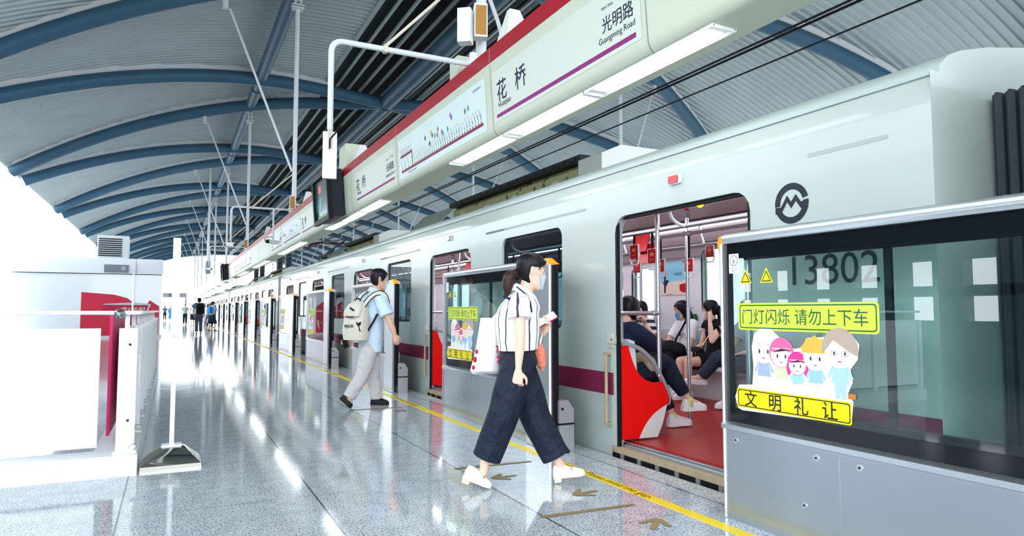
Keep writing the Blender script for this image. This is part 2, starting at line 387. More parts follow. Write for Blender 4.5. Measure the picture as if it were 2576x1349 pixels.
# ================================================================== the sign beam over the platform edge
BX0, BX1, BY0, BY1 = 2.55, 2.94, -1.5, 104.0
beam = thing('sign_beam', (2.75, 4.0, 2.77), 'long cream sign beam with a red top band hanging over the gates', 'sign beam')
body = [(2.552, 3.455), (2.594, 2.88), (2.598, 2.84), (2.612, 2.805), (2.64, 2.78), (2.68, 2.772), (2.925, 2.772), (2.945, 2.79), (2.945, 3.56), (2.56, 3.56)]
MB().prism(body, 'y', BY0, BY1).build('casing', CREAM, beam)
MB().prism([(2.548, 3.45), (2.548, 3.592), (2.96, 3.592), (2.96, 3.45)], 'y', BY0, BY1).build('top_band', REDB, beam, label='red top band')
FY = Vector((-.0727, 0, .9974)).normalized()     # up the leaning face
FX = Vector((0, -1, 0))
def face(y, z, lift=.0): return Vector((2.594 - (z - 2.88) * .0730 - lift, y, z))
SEAM = mat('seam_dark', '8f9488', .6)
m = MB()
seams = [3.28, 5.53, 8.45, 10.95, 13.3, 15.95, 18.85, 21.4, 24.0, 26.5, 29, 31.5, 34, 36.5, 39.2]
for y in [.3] + seams:
    m.prism([(2.5505, 3.452), (2.5925, 2.88), (2.5965, 2.84), (2.611, 2.803), (2.64, 2.7785), (2.7, 2.7705), (2.7, 2.776), (2.64, 2.79), (2.61, 2.84), (2.57, 3.452)], 'y', y - .006, y + .006)
    m.box(2.5475, y - .005, 3.452, 2.56, y + .005, 3.59)
m.build('panel_seams', SEAM, beam)
SIGNF = mat('sign_face', 'c7cfc3', .4); MAPF = mat('map_face', 'c9d9d7', .4); TICK = mat('map_line', '7c1d3a', .5)
def sign(y1, y0, small=False):
    """station name board: y1 is its left (far) end"""
    p = MB(); w = y1 - y0
    p.flat(rrect(0, 0, w, .455, .02), face(y1, 2.885), FX, FY, .002); s = p.build('name_board', SIGNF, beam)
    MB().flat([(.05, .03), (w - .06, .03), (w - .06, .062), (.05, .062)], face(y1, 2.885), FX, FY, .004).build('purple_stripe', PURPLE, s)
    t = MB(); O = face(y1, 2.885)
    t.text('花', .205, O + FX * .07 + FY * .185, FX, FY, .004, bold=.006); t.text('桥', .205, O + FX * .43 + FY * .185, FX, FY, .004, bold=.006)
    t.text('Huaqiao', .075, O + FX * .09 + FY * .115, FX, FY, .004)
    t.text('光明路', .118, O + FX * (w - .42) + FY * .185, FX, FY, .004, bold=.004); t.text('Guangming Road', .06, O + FX * (w - .06) + FY * .112, FX, FY, .004, 'R')
    t.text('下一站', .052, O + FX * (w - .235) + FY * .33, FX, FY, .004); t.text('Next Stop', .032, O + FX * (w - .28) + FY * .335, FX, FY, .004, 'R')
    t.build('lettering', INK, s)
def route(y1, y0):
    w = y1 - y0; O = face(y1, 2.86)
    s = MB().flat([(0, 0), (w, 0), (w, .5), (0, .5)], O, FX, FY, .002).build('route_map', MAPF, beam)
    l = MB(); A = w / 2.72
    l.flat([(.09 * A, .065), (2.62 * A, .065), (2.65 * A, .075), (2.62 * A, .095), (.09 * A, .095)], O, FX, FY, .004)
    l.flat([(.07 * A, .255), (.52 * A, .255), (.52 * A, .285), (.07 * A, .285)], O, FX, FY, .004)
    l.flat([(.51 * A, .09), (.535 * A, .09), (.535 * A, .285), (.51 * A, .285)], O, FX, FY, .004)
    xs = [.12, .24, .37] + [.62 + .068 * i for i in range(30)]
    t = MB()
    for i, x in enumerate(xs):
        l.flat([((x - .008) * A, .09), ((x + .008) * A, .09), ((x + .008) * A, .12), ((x - .008) * A, .12)], O, FX, FY, .004)
    for i in range(7): l.flat([((.09 + .065 * i) * A, .28), ((.102 + .065 * i) * A, .28), ((.102 + .065 * i) * A, .305), ((.09 + .065 * i) * A, .305)], O, FX, FY, .004)
    l.build('line_drawing', TICK, s)
    rot = 1.05; TX = FX * cos(rot) + FY * sin(rot); TX = FX * -cos(rot) * -1 * .5 + FY * .866; TY = FY * .5 - FX * .866
    # station names run up and to the left
    TX = (FX * -.42 + FY * .907); TX = -TX; TY = FY * .42 * 1 + FX * .907
    names = ['花桥', '光明路', '兆丰路', '安亭', '汽车城', '东方路', '昌吉路', '上汽', '江苏路', '马陆', '南翔', '桃浦', '武威路', '祁连山', '李子园', '真如', '枫桥路', '曹杨路', '隆德路', '交大', '徐家汇', '游泳馆', '龙华', '云锦路', '龙耀路', '东方', '三林', '三林东', '浦三路', '御桥', '罗山路', '秀沿路', '康新路']
    for i, x in enumerate(xs):
        nm = names[i % len(names)]; L = .024 * len(nm)
        up = .128 + L * .907; t.text(nm, .024, O + FX * (x * A - L * .42) + FY * up, TX, TY, .004)
        t.flat([(-.045 - 0, -.002), (-.003, -.002), (-.003, .002), (-.045, .002)], O + FX * (x * A - L * .42 - .004) + FY * (up + .01), TX, TY, .004)
    for i in range(7):
        t.text('嘉定北', .02, O + FX * ((.09 + .065 * i) * A - .02) + FY * .36, TX, TY, .004)
    t.text('往罗山路方向 →', .028, O + FX * (w - .08) + FY * .43, FX, FY, .004, 'R'); t.text('轨道交通线路图  请勿倚靠屏蔽门', .022, O + FX * .35 * A + FY * .025, FX, FY, .004)
    t.build('station_names', mat('map_ink', '3c4450', .6), s)
    cols = [('3f3f45', 1.02, .31), ('404a2a', 1.16, .22), ('d6a51c', 1.22, .33), ('444444', 1.26, .29), ('b8489e', 1.34, .27), ('2f9a48', 1.42, .26), ('7c62a8', 1.44, .32), ('d03a54', 1.56, .26), ('3a8fc8', 1.585, .235), ('2f98a8', 1.73, .25), ('b83fa0', 1.83, .37), ('4a78c8', 1.855, .345), ('8a5a30', 2.22, .31), ('2c9a8a', 2.3, .32)]
    for c, x, y in cols:
        MB().flat([((x - .024) * A, y), (x * A, y - .034), ((x + .024) * A, y), (x * A, y + .034)], O, FX, FY, .005).build('line_badge', mat('badge_' + c, c, .5), s)
for y0 in (3.33, 13.55, 26.6, 42.0):
    sign(y0 + 2.16, y0); route(y0 + 5.03, y0 + 2.33); sign(y0 + 7.35, y0 + 5.2)
# ------------------------------------------------------------------ recessed light fittings under the beam
LAMP = mat('fluorescent_tube', 'ffffff', .4, emit=('f6faff', 9.0)); FIT = mat('fitting_enamel', 'f1f3ee', .35)
def fitting(y0, lab, n=3):
    t = thing('light_fitting', (2.72, y0, 2.76), lab, 'light fitting', 'light fittings under the sign beam')
    L = 4.0 / n
    for i in range(n):
        a, b = y0 + i * L + .01, y0 + (i + 1) * L - .01
        h = MB()
        h.prism([(2.634, 2.771), (2.634, 2.751), (2.64, 2.751), (2.648, 2.767), (2.795, 2.767), (2.803, 2.751), (2.809, 2.751), (2.809, 2.771)], 'y', a, b)
        for yy in (a, b - .006): h.box(2.64, yy, 2.748, 2.803, yy + .006, 2.768)
        q = h.build('housing', FIT, t)
        MB().box(2.652, a + .1, 2.755, 2.791, b - .1, 2.7668).build('lamp_tube', LAMP, t)
ys = [2.75 + 6.65 * k for k in range(0, 13)]
for k, y0 in enumerate(ys):
    fitting(y0, ('bright strip light under the cream sign beam, %s from the camera' % ORD[k]) if k < 6 else 'bright strip light under the far stretch of the sign beam')
# ------------------------------------------------------------------ television screens
def scr_mat():
    m = bpy.data.materials.new('screen_picture'); m.use_nodes = True; nt = m.node_tree; b = nt.nodes['Principled BSDF']; L = nt.links.new
    tc = nt.nodes.new('ShaderNodeTexCoord'); n = nt.nodes.new('ShaderNodeTexNoise'); n.inputs['Scale'].default_value = 2.2; n.inputs['Detail'].default_value = 1
    L(tc.outputs['Object'], n.inputs['Vector']); r = nt.nodes.new('ShaderNodeValToRGB'); e = r.color_ramp.elements
    for c, p in (('08191d', .3), ('0d3a40', .5), ('2a7a78', .72)):
        q = e.new(p); q.color = (*lin(c), 1)
    e[0].color = (*lin('04090c'), 1); e[len(e) - 1].color = (*lin('6a2a3a'), 1)
    L(n.outputs['Fac'], r.inputs[0]); b.inputs['Base Color'].default_value = (.01, .012, .015, 1); L(r.outputs[0], b.inputs['Emission Color']); b.inputs['Emission Strength'].default_value = .8; b.inputs['Roughness'].default_value = .15
    return m
SCR = scr_mat()
def tv(yc, lab):
    t = thing('television', (2.45, yc, 2.8), lab, 'television', 'platform televisions')
    def P(u, d, v): # u along -y, d out of the face, v up; leans forward
        return (2.50 - d * .97 - v * .08, yc - u, 2.77 + v - d * .14)
    def slab(a, b, d0, d1, v0, v1, m):
        vs = [P(u, d, v) for d in (d0, d1) for v in (v0, v1) for u in (a, b)]
        m.add(vs, [(0, 1, 3, 2), (5, 4, 6, 7), (1, 0, 4, 5), (2, 3, 7, 6), (0, 2, 6, 4), (3, 1, 5, 7)])
    m = MB(); slab(-.62, .62, -.08, .14, .0, .8, m); c = m.build('cabinet', DARK, t)
    m = MB()
    for (a, b, v0, v1) in ((-.65, .65, -.03, .05), (-.65, .65, .75, .84), (-.65, -.57, .05, .75), (.57, .65, .05, .75)): slab(a, b, .12, .2, v0, v1, m)
    m.build('bezel', BLACK, t)
    m = MB(); slab(-.57, .57, .14, .15, .05, .75, m); s = m.build('screen', SCR, t)
    q = MB(); slab(-.3, -.05, .15, .153, .52, .64, q); q.build('caption', mat('screen_red', '5a1010', .4, emit=('c02028', .8)), s)
    q = MB(); slab(-.25, -.1, .15, .153, .2, .42, q); q.build('figure', mat('screen_teal', '104a50', .4, emit=('1f8890', .8)), s)
    q = MB(); slab(-.45, .5, .15, .153, .06, .12, q); q.build('field', mat('screen_green', '104a20', .4, emit=('1f7838', .8)), s)
tv(12.05, 'dark television screen hung on the sign beam above the gates, the near one')
tv(38.2, 'dark television screen hung on the sign beam, the far one')
# cream junction boxes and white pyramids on top of the beam
for i, (y, w) in enumerate(((11.6, .5), (6.45, .22), (17.3, .3))):
    MBx = MB().bbox(2.56, y - w / 2, 3.59, 2.9, y + w / 2, 3.59 + (.42 if i == 0 else .22), .01)
    tag(MBx.build('junction_box', CREAM), ['cream junction box on top of the sign beam beside the near television', 'small cream junction box on the beam beside the near camera arm', 'white junction box on the beam at the foot of the nearest white hanger post'][i], 'box', 'boxes on top of the sign beam')
for i, y in enumerate((5.4, 10.9, 15.8, 23.0, 30.0)):
    s = .3 if i else .34
    tag(MB().add([(2.6, y - .13, 3.59), (2.9, y - .13, 3.59), (2.9, y + .13, 3.59), (2.6, y + .13, 3.59), (2.68, y - .03, 3.59 + s), (2.78, y - .03, 3.59 + s), (2.78, y + .03, 3.59 + s), (2.68, y + .03, 3.59 + s)],
             [(0, 3, 2, 1), (4, 5, 6, 7), (0, 1, 5, 4), (1, 2, 6, 5), (2, 3, 7, 6), (3, 0, 4, 7)]).build('beam_bracket', WHITE), 'white tapered bracket on the red top band of the beam, %s from the camera' % ORD[i], 'bracket', 'white brackets on the sign beam')
# loudspeakers
GRILLE = mat('speaker_grille', 'a8793c', .6, noise=(60, .25))
def speaker(x, y, z, rz, lab, k=.75):
    t = thing('loudspeaker', (x, y, z), lab, 'loudspeaker', 'column loudspeakers above the sign beam')
    c, s = cos(rz), sin(rz)
    def bx(a, b, d0, d1, v0, v1, name, mm):
        vs = []
        for v in (v0, v1):
            for (p, q) in ((a, d0), (b, d0), (b, d1), (a, d1)): vs.append((x + (p * c - q * s) * k, y + (p * s + q * c) * k, z + v * k))
        return MB().add(vs, [(0, 3, 2, 1), (4, 5, 6, 7), (0, 1, 5, 4), (1, 2, 6, 5), (2, 3, 7, 6), (3, 0, 4, 7)]).build(name, mm, t)
    bx(-.09, .09, -.07, .09, 0, .46, 'cabinet', WHITE); bx(-.072, .072, -.078, -.069, .03, .43, 'grille', GRILLE)
    b = MB(); b.cyl((x, y + .05, z + .1), (2.7, y + .12, z + .1), .015, 6); b.cyl((x, y + .05, z + .28), (2.7, y + .12, z + .28), .015, 6); b.build('bracket', DARK, t)
speaker(2.72, 6.12, 3.93, -.3, 'white column loudspeaker with a tan grille facing the camera above the near camera arm')
speaker(2.56, 6.13, 3.85, 2.5, 'white column loudspeaker turned away beside the tan-grilled one above the near camera arm')
speaker(2.56, 16.95, 3.62, -.2, 'white column loudspeaker with a tan grille at the nearest white hanger post')
speaker(2.56, 28.4, 3.62, -.2, 'white column loudspeaker with a tan grille at the second white hanger post')
tag(MB().cyl((2.8, 6.28, 3.592), (2.8, 6.28, 6.6), .055).build('speaker_mast', HANG), 'white vertical post behind the near loudspeakers on the beam', 'post')
tag(MB().tube([(2.75, 5.65, 3.6), (2.75, 5.68, 3.8), (2.76, 5.8, 4.0), (2.77, 6.0, 4.3), (2.78, 6.2, 5.0)], .02, 8).build('power_cable', mat('grey_cable', 'b9bbc0', .5)), 'pale cable curling from the near white post down to the red band', 'cable')
# ------------------------------------------------------------------ surveillance camera arms
def cctv_arm(y, x1, zt, zd, lab, second=False):
    t = thing('camera_arm', (2.7, y, 3.6), lab, 'camera arm', 'white pipe arms carrying surveillance cameras')
    R = .1
    P = [(2.66, y, zt + .0), (x1 + R, y, zt)] + [(x1 + R - R * sin(a), y, zt - R + R * cos(a)) for a in (pi / 8, pi / 4, 3 * pi / 8, pi / 2)] + [(x1, y, zd)]
    MB().tube(P, .027, 12).build('pipe', HANG, t)
    m = MB(); m.cyl((2.66, y, 3.58), (2.66, y, zt + .12), .04, 10); m.cyl((2.6, y, zt), (2.66, y, zt), .045, 10); m.build('mounting_stub', WHITE, t)
    m = MB(); m.box(1.73, y - .032, zt - .034, 1.77, y + .032, zt + .034); m.cyl((1.75, y, zt + .03), (2.6, 17.2, 4.55) if 10 < y < 20 else ((2.78, 6.28, 4.8) if y < 8 else (2.6, y - .9, 4.55)), .016, 6); m.build('stay_rod', mat('stay_tan', 'c9bfb0', .6), t)
    return t
def cctv(x, y, z, rz, lab, pitch=0.0, S_=1.0):
    t = thing('surveillance_camera', (x, y, z), lab, 'camera', 'white surveillance cameras')
    c, s = cos(rz), sin(rz)
    cp_, sp_ = cos(pitch), sin(pitch)
    def T(p):
        p = [v * S_ for v in p]; q1, q2 = p[1] * cp_ - p[2] * sp_, p[1] * sp_ + p[2] * cp_
        return (x + p[0] * c - q1 * s, y + p[0] * s + q1 * c, z + q2)
    def hull(rings, name, mm): return MB().loft([[T(p) for p in r] for r in rings]).build(name, mm, t)
    def rr(q, w, h, dz): return [(a, q, b + dz) for a, b in rrect(-w, -h, w, h, .015)]
    hull([rr(-.15, .042, .038, -.05), rr(.12, .045, .04, -.03)], 'housing', WHITE)
    hull([rr(-.2, .048, .006, -.005), rr(.14, .048, .006, .018)], 'sun_shield', WHITEG)
    hull([rr(.12, .04, .045, -.03), rr(.19, .03, .036, -.03)], 'rear_cap', BLACK)
    hull([rr(-.156, .03, .03, -.05), rr(-.15, .03, .03, -.05)], 'lens_window', BLACKG)
    MB().tube([T(p) for p in ((.03, .17, -.03), (.07, .2, 0), (.08, .17, .05), (.05, .12, .09), (.0, .05, .1), (0, 0, .06))], .008, 6).build('cable', BLACK, t)
    MB().box(x - .02, y - .02, z + .01, x + .02, y + .02, z + .1 * S_ * (2 if S_ > 1.2 else 1)).build('mount', MATS['stay_tan'], t)
cctv_arm(6.16, 1.245, 3.66, 2.82, 'white pipe arm on the beam reaching over the platform, nearest the camera')
cctv(1.245, 6.16, 2.62, -.2, 'white surveillance camera with black rear cap hanging from the near pipe arm', 1.4, 1.3)
cctv_arm(17.93, 1.26, 3.75, 2.9, 'white pipe arm on the beam beside the nearest hanger post')
cctv(1.26, 17.93, 2.83, .6, 'white surveillance camera hanging from the end of the second pipe arm')
tag(MB().cyl((2.25, 17.93, 3.74), (2.25, 17.93, 3.0), .022, 8).build('drop_pipe', HANG), 'short white drop pipe under the second pipe arm', 'pipe')
cctv(2.25, 17.93, 2.94, 1.9, 'white surveillance camera with a looped black cable on the short drop pipe')
cctv_arm(29.5, 1.3, 3.75, 2.95, 'white pipe arm on the beam beside the second hanger post')
cctv(1.3, 29.5, 2.86, .6, 'small white surveillance camera at the end of the third pipe arm')
t = thing('column_radiator', (1.75, 41, 2.7), 'grey hanging equipment column in the bright gap at the far end', 'equipment')
MB().bbox(1.62, 40.87, 3.2, 1.88, 41.13, 3.9, .03).build('casing', mat('grey_case', '8a92a2', .5), t)
MB().cyl((1.75, 41, 3.9), (1.75, 41, roofz(1.75)), .06).build('hanger', HANG, t)
# ================================================================== the metro train
TX0, TX1 = 3.29, 6.29; TC = 4.79; PIT = 4.52; D0 = 3.865; CAR0, CAR1 = 1.98, 23.95
TBODY = mat('train_paint', 'b0bbb6', .22, noise=(.8, .03), coat=.15, bump=(.9, .03)); MAROON = mat('train_maroon', '7d2848', .25, coat=.3)
TROOF = mat('train_roof', 'aebbb6', .45, noise=(1.2, .12)); LINING = mat('train_lining', 'd6d6da', .4); TCEIL = mat('train_ceiling', 'b3a7ab', .35)
TFLOOR = mat('train_floor', 'a02622', .35, noise=(7, .08)); TLAMP = mat('train_lamp', 'ffffff', .4, emit=('f7f5ff', 15.0)); REDP = mat('screen_red_paint', 'e81410', .35)
TGL = glass('train_glass', '93a4aa', ior=1.3); TGL2 = glass('train_glass_clear', 'b9c6c8'); SEATM = mat('bench_plastic', 'c9ced0', .4)
def hole_cell(m, x, y0, y1, z0, z1, hy0, hy1, hz0, hz1, r, depth=0.0, n=4):
    """wall rectangle in the plane X=x with a rounded hole; quads between hole loop and border"""
    H_ = rrect(hy0, hz0, hy1, hz1, r, n); B = []
    cs = [(y0, z0), (y1, z0), (y1, z1), (y0, z1)]
    for q in range(4):
        cx, cz = cs[q]
        for i in range(n + 1):
            hx, hz = H_[q * (n + 1) + i]; t = i / n
            # walk along the border past the corner
            if q in (0, 2): a = (cx, H_[q * (n + 1)][1]); b = (H_[q * (n + 1) + n][0], cz)
            else: a = (H_[q * (n + 1)][0], cz); b = (cx, H_[q * (n + 1) + n][1])
            B.append((a[0] + (cx - a[0]) * min(1, 2 * t), a[1] + (cz - a[1]) * min(1, 2 * t)) if t <= .5 else (cx + (b[0] - cx) * (2 * t - 1), cz + (b[1] - cz) * (2 * t - 1)))
    k = len(H_); vs = [(x, p[0], p[1]) for p in B] + [(x, p[0], p[1]) for p in H_]
    fs = [(i, i + k, (i + 1) % k + k, (i + 1) % k) for i in range(k)]
    m.add(vs, fs)
    if depth:
        m.add([(x, p[0], p[1]) for p in H_] + [(x + depth, p[0], p[1]) for p in H_], [(i, (i + 1) % k, (i + 1) % k + k, i + k) for i in range(k)])
def wall_rect(m, x, y0, y1, z0, z1): m.add([(x, y0, z0), (x, y1, z0), (x, y1, z1), (x, y0, z1)], [(0, 1, 2, 3)])
doors = [D0 + PIT * k for k in range(5)]
wins = [D0 + PIT * (k + .5) + .01 for k in range(4)]
def side(m, x, zb, zt, dz0, openings, depth):
    y = CAR0
    for (a, b, z0, z1, r, mg) in sorted(openings):
        if a - mg > y: wall_rect(m, x, y, a - mg, zb, zt)
        zz = zb
        if z0 - .12 > zb: zz = z0 - .12; wall_rect(m, x, a - mg, b + mg, zb, zz)
        if zz > z0 - .001: z0 = zz + .001
        hole_cell(m, x, a - mg, b + mg, zz, zt, a, b, z0, z1, r, depth)
        y = b + mg
    if y < CAR1: wall_rect(m, x, y, CAR1, zb, zt)
near_op = [(c - .715, c + .765, .05, 1.955, [.01, .01, .14, .14], .1) for c in doors] + [(c - .65, c + .65, 1.0, 1.975, .1, .12) for c in wins]
far_op = [(c - .64, c - .1, .75, 1.8, .08, .05) for c in doors] + [(c + .1, c + .64, .75, 1.8, .08, .05) for c in doors] + [(c - .65, c + .65, 1.0, 1.975, .1, .12) for c in wins]
car = thing('train_car', (TC, CAR0, 0), 'white metro train car with a maroon band, its open door nearest the camera', 'train car', 'coupled metro train cars')
m = MB(); side(m, TX0, -.05, 2.2, 0, near_op, .07); 
# skirt below, curved top edge above
low = [(TX0, -.05), (TX0 + .015, -.35), (TX0 + .09, -.7), (TX0 + .2, -.85)]
upp = [(TX0, 2.2), (TX0 + .012, 2.27), (TX0 + .045, 2.345), (TX0 + .06, 2.352), (TX0 + .075, 2.36)]
for prof in (low, upp):
    m.add([(p[0], y, p[1]) for p in prof for y in (CAR0, CAR1)], [(2 * i, 2 * i + 1, 2 * i + 3, 2 * i + 2) for i in range(len(prof) - 1)])
shell = m.build('body_side', TBODY, car)
m = MB(); side(m, TX1, -.85, 2.36, 0, [(a, b, z0, z1, r, mg) for (a, b, z0, z1, r, mg) in far_op], -.1); m.build('far_side', TBODY, car)
# roof shell
m = MB(); half = [(TX0 + .075, 2.36), (TX0 + .085, 2.40), (TX0 + .12, 2.43), (TX0 + .16, 2.462), (TX0 + .26, 2.50), (TX0 + .5, 2.56), (TX0 + .85, 2.62), (TC, 2.66)]
prof = half + [(2 * TC - p[0], p[1]) for p in reversed(half[:-1])]
m.add([(p[0], y, p[1]) for p in prof for y in (CAR0, CAR1)], [(2 * i, 2 * i + 1, 2 * i + 3, 2 * i + 2) for i in range(len(prof) - 1)])
m.build('roof_shell', TROOF, car)
m = MB(); m.box(TX0 + .03, CAR0 + .02, 2.345, TX0 + .075, CAR1 - .02, 2.375); m.build('rain_gutter', TROOF, car)
# ends, with gangway bellows
m = MB(); end = [(TX0, -.85), (TX0, 2.2), (TX0 + .075, 2.36)] + prof[1:-1] + [(TX1 - .075, 2.36), (TX1, 2.2), (TX1, -.85)]
hole = [(4.1, .1), (4.1, 2.05), (5.48, 2.05), (5.48, .1)]
for y in (CAR0, CAR1):
    m = MB(); m.add([(p[0], y, p[1]) for p in ((TX0, -.85), (TX0, 2.36), (4.1, 2.36), (4.1, -.85))], [(0, 1, 2, 3)]); m.add([(p[0], y, p[1]) for p in ((5.48, -.85), (5.48, 2.36), (TX1, 2.36), (TX1, -.85))], [(0, 1, 2, 3)])
    m.add([(p[0], y, p[1]) for p in ((4.1, -.85), (4.1, .1), (5.48, .1), (5.48, -.85))], [(0, 1, 2, 3)])
    m.add([(p[0], y, p[1]) for p in [(TX0 + .075, 2.36)] + prof[1:-1] + [(TX1 - .075, 2.36)]], [tuple(range(len(prof)))]); m.add([(p[0], y, p[1]) for p in ((4.1, 2.05), (4.1, 2.36), (5.48, 2.36), (5.48, 2.05))], [(0, 1, 2, 3)])
    m.build('end_wall', TBODY, car)
m = MB(); n = 10
for i in range(n):
    y = CAR1 + .02 + .6 * i / n; m.bbox(3.75, y, -.3, 5.83, y + .045, 2.3, .02)
m.build('gangway_bellows', mat('bellows_grey', '3a4046', .8), car)
# maroon band, broken at the doorways
y = CAR0 + .005
for c in doors + [None]:
    e = (c - .76) if c else CAR1 - .005
    MB().box(TX0 - .0022, y, .478, TX0 + .002, e, .662).build('maroon_band', MAROON, car, label='maroon band along the white side'); y = (c + .80) if c else 0
# recessed grooves beside the doors (door-rail covers) and red lamps
for c in doors:
    for (a, b) in ((c + 1.2, min(c + 3.35, CAR1 - .3)), (c - 1.66, c - 1.16)): MB().prism(rrect(a, 2.068, b, 2.092, .011, 3), 'x', TX0 - .002, TX0 + .002).build('drip_rail', mat('groove_grey', 'a4aca8', .5), car)
LREDM = mat('red_lens', 'c2121c', .2, coat=.5)
for c in doors:
    q = MB().prism(rrect(c - .075, 2.105, c + .055, 2.175, .015, 3), 'x', TX0 - .02, TX0 + .01).build('door_indicator', WHITE, car)
    MB().prism(rrect(c - .055, 2.112, c + .045, 2.168, .01, 3), 'x', TX0 - .03, TX0 - .018).build('red_lens', LREDM, q)
    # door surround, sill, leaf edges, guide bars
    for s, e in ((-1, .715), (1, .765)):
        m = MB(); m.box(TX0 + .005, c + s * e, .03, TX0 + .03, c + s * (e - .025), 1.95)
        m.box(TX0 + .012, c + s * (e - .025), .08, TX0 + .026, c + s * (e - .035), 1.93)
        q = m.build('door_leaf_edge', BLACK, car)
    MB().box(TX0 - .014, c - .8, .022, TX0 + .03, c + .82, .068).build('door_sill', RUST, car)
    m = MB(); m.box(TX0 + .03, c - .72, .03, TX0 + .16, c + .72, .085)
    for i in range(3): m.box(TX0 + .045 + .03 * i, c - .72, .085, TX0 + .055 + .03 * i, c + .72, .093)
    m.build('threshold_plate', STEEL, car)
    m = MB(); m.box(TX0 + .03, c - .7, 1.932, TX0 + .07, c + .75, 1.955); m.build('door_header', BLACK, car)
    m = MB()
    m.cyl((TX0 - .035, c + .855, .23), (TX0 - .035, c + .855, .83), .014, 8); m.box(TX0 - .05, c + .83, .81, TX0, c + .88, .83); m.box(TX0 - .05, c + .83, .23, TX0, c + .88, .25)
    m.build('guide_bar', RUST, car)
    m = MB(); m.box(TX0 - .012, c + .80, .87, TX0 + .002, c + .87, .99); m.box(TX0 - .028, c + .74, .905, TX0 - .01, c + .86, .955); m.build('door_latch', mat('latch_metal', 'd9d8cf', .4, .4, patch=(20, .66, '9a6a44')), car)
    for i in range(7): MB().box(TX0 - .012, c - .66 + .22 * i, -.12, TX0 - .004, c - .62 + .22 * i, .022).build('step_bracket', mat('bracket_grey', '7d8084', .5), car)
    MB().box(TX0 - .004, c - .8, -.3, TX0 + .02, c + .82, .022).build('recess_shade', BLACK, car)  # flat black strip painting the shade of the gap below the sill
    # interior warning lamps over the door
    MB().ball((TX0 + .34, c + .115, 2.0), .028, 10).build('door_lamp', mat('amber_bulb', 'ffb020', .3, emit=('ffa010', 4)), car)
for c in wins:
    q = MB().prism(rrect(c - .65, 1.0, c + .65, 1.975, .1, 4), 'x', TX0 + .03, TX0 + .036).build('window', TGL, car)
    m = MB(); o = rrect(c - .655, .995, c + .655, 1.98, .1, 4); i_ = rrect(c - .615, 1.035, c + .615, 1.94, .075, 4); k = len(o)
    m.add([(TX0 + .026, p[0], p[1]) for p in o] + [(TX0 + .026, p[0], p[1]) for p in i_], [(j, (j + 1) % k, (j + 1) % k + k, j + k) for j in range(k)]); m.build('window_seal', BLACK, q)
    MB().prism(rrect(c - .65, 1.0, c + .65, 1.975, .1, 4), 'x', TX1 - .04, TX1 - .034).build('window', TGL2, car)
for c in doors:
    for s in (-1, 1): MB().prism(rrect(c + s * .37 - .27, .75, c + s * .37 + .27, 1.8, .08, 4), 'x', TX1 - .04, TX1 - .034).build('door_window', TGL2, car)
# interior
MB().box(TX0 + .16, CAR0, -.05, TX1 - .02, CAR1, .1).build('floor_covering', TFLOOR, car)
m = MB(); side(m, TX0 + .075, .1, 2.02, 0, [(a, b, .1 if z0 < .5 else z0, z1, r, mg) for (a, b, z0, z1, r, mg) in near_op], -.01); m.build('wall_lining', LINING, car); m = MB(); side(m, TX1 - .11, .1, 2.02, 0, far_op, .03); m.build('wall_lining', LINING, car)
cp = [(TX0 + .08, 2.0), (TX0 + .48, 2.02), (TX0 + .7, 2.17), (TX0 + .9, 2.19), (TC, 2.24), (TX1 - .9, 2.19), (TX1 - .7, 2.17), (TX1 - .48, 2.02), (TX1 - .11, 2.0)]
m = MB(); m.add([(p[0], y, p[1]) for p in cp for y in (CAR0, CAR1)], [(2 * i, 2 * i + 1, 2 * i + 3, 2 * i + 2) for i in range(len(cp) - 1)]); m.build('ceiling_panel', TCEIL, car, sharp=5)
for x, z in ((TX0 + .6, 2.08), (TX1 - .79, 2.165)):
    MB().box(x - .045, CAR0 + .3, z - .012, x + .045, CAR1 - .3, z + .01).build('ceiling_lamp', TLAMP, car)
m = MB()
for x in (TX0 + 1.02, TX1 - 1.02): m.box(x - .03, CAR0, 2.185, x + .03, CAR1, 2.2)
m.build('air_slot', DARK, car)
for x, z in ((3.92, 1.9), (4.65, 1.955), (5.5, 1.94)):
    q = MB().cyl((x, CAR0 + .4, z), (x, CAR1 - .4, z), .017, 8).build('strap_rail', mat('rail_steel', '9a9ba0', .35, .7), car)
    m = MB()
    y = CAR0 + 1.0
    while y < CAR1 - .5:
        if x > 5: m.tube([(x, y, z), (x - .005, y, z + .03), (x - .015, y, z + .06), (x - .03, y, z + .09), (x - .045, y, z + .13), (x - .05, y, z + .17), (x - .05, y, 2.17)], .016, 8)
        elif x < 4: m.tube([(x, y, z), (x - .06, y, z + .01), (x - .11, y, z + .03), (x - .15, y, z + .06), (x - .17, y, z + .1), (x - .175, y, 2.04)], .016, 8)
        y += 1.5
    if m.v: m.build('rail_bracket', WHITE, q)
STRAPR = mat('strap_plate', 'b3131f', .3); CLEAR = mat('clear_plastic', 'dfe6ea', .1, spec=.7); GOLD = mat('gold_print', 'c98a3c', .5)
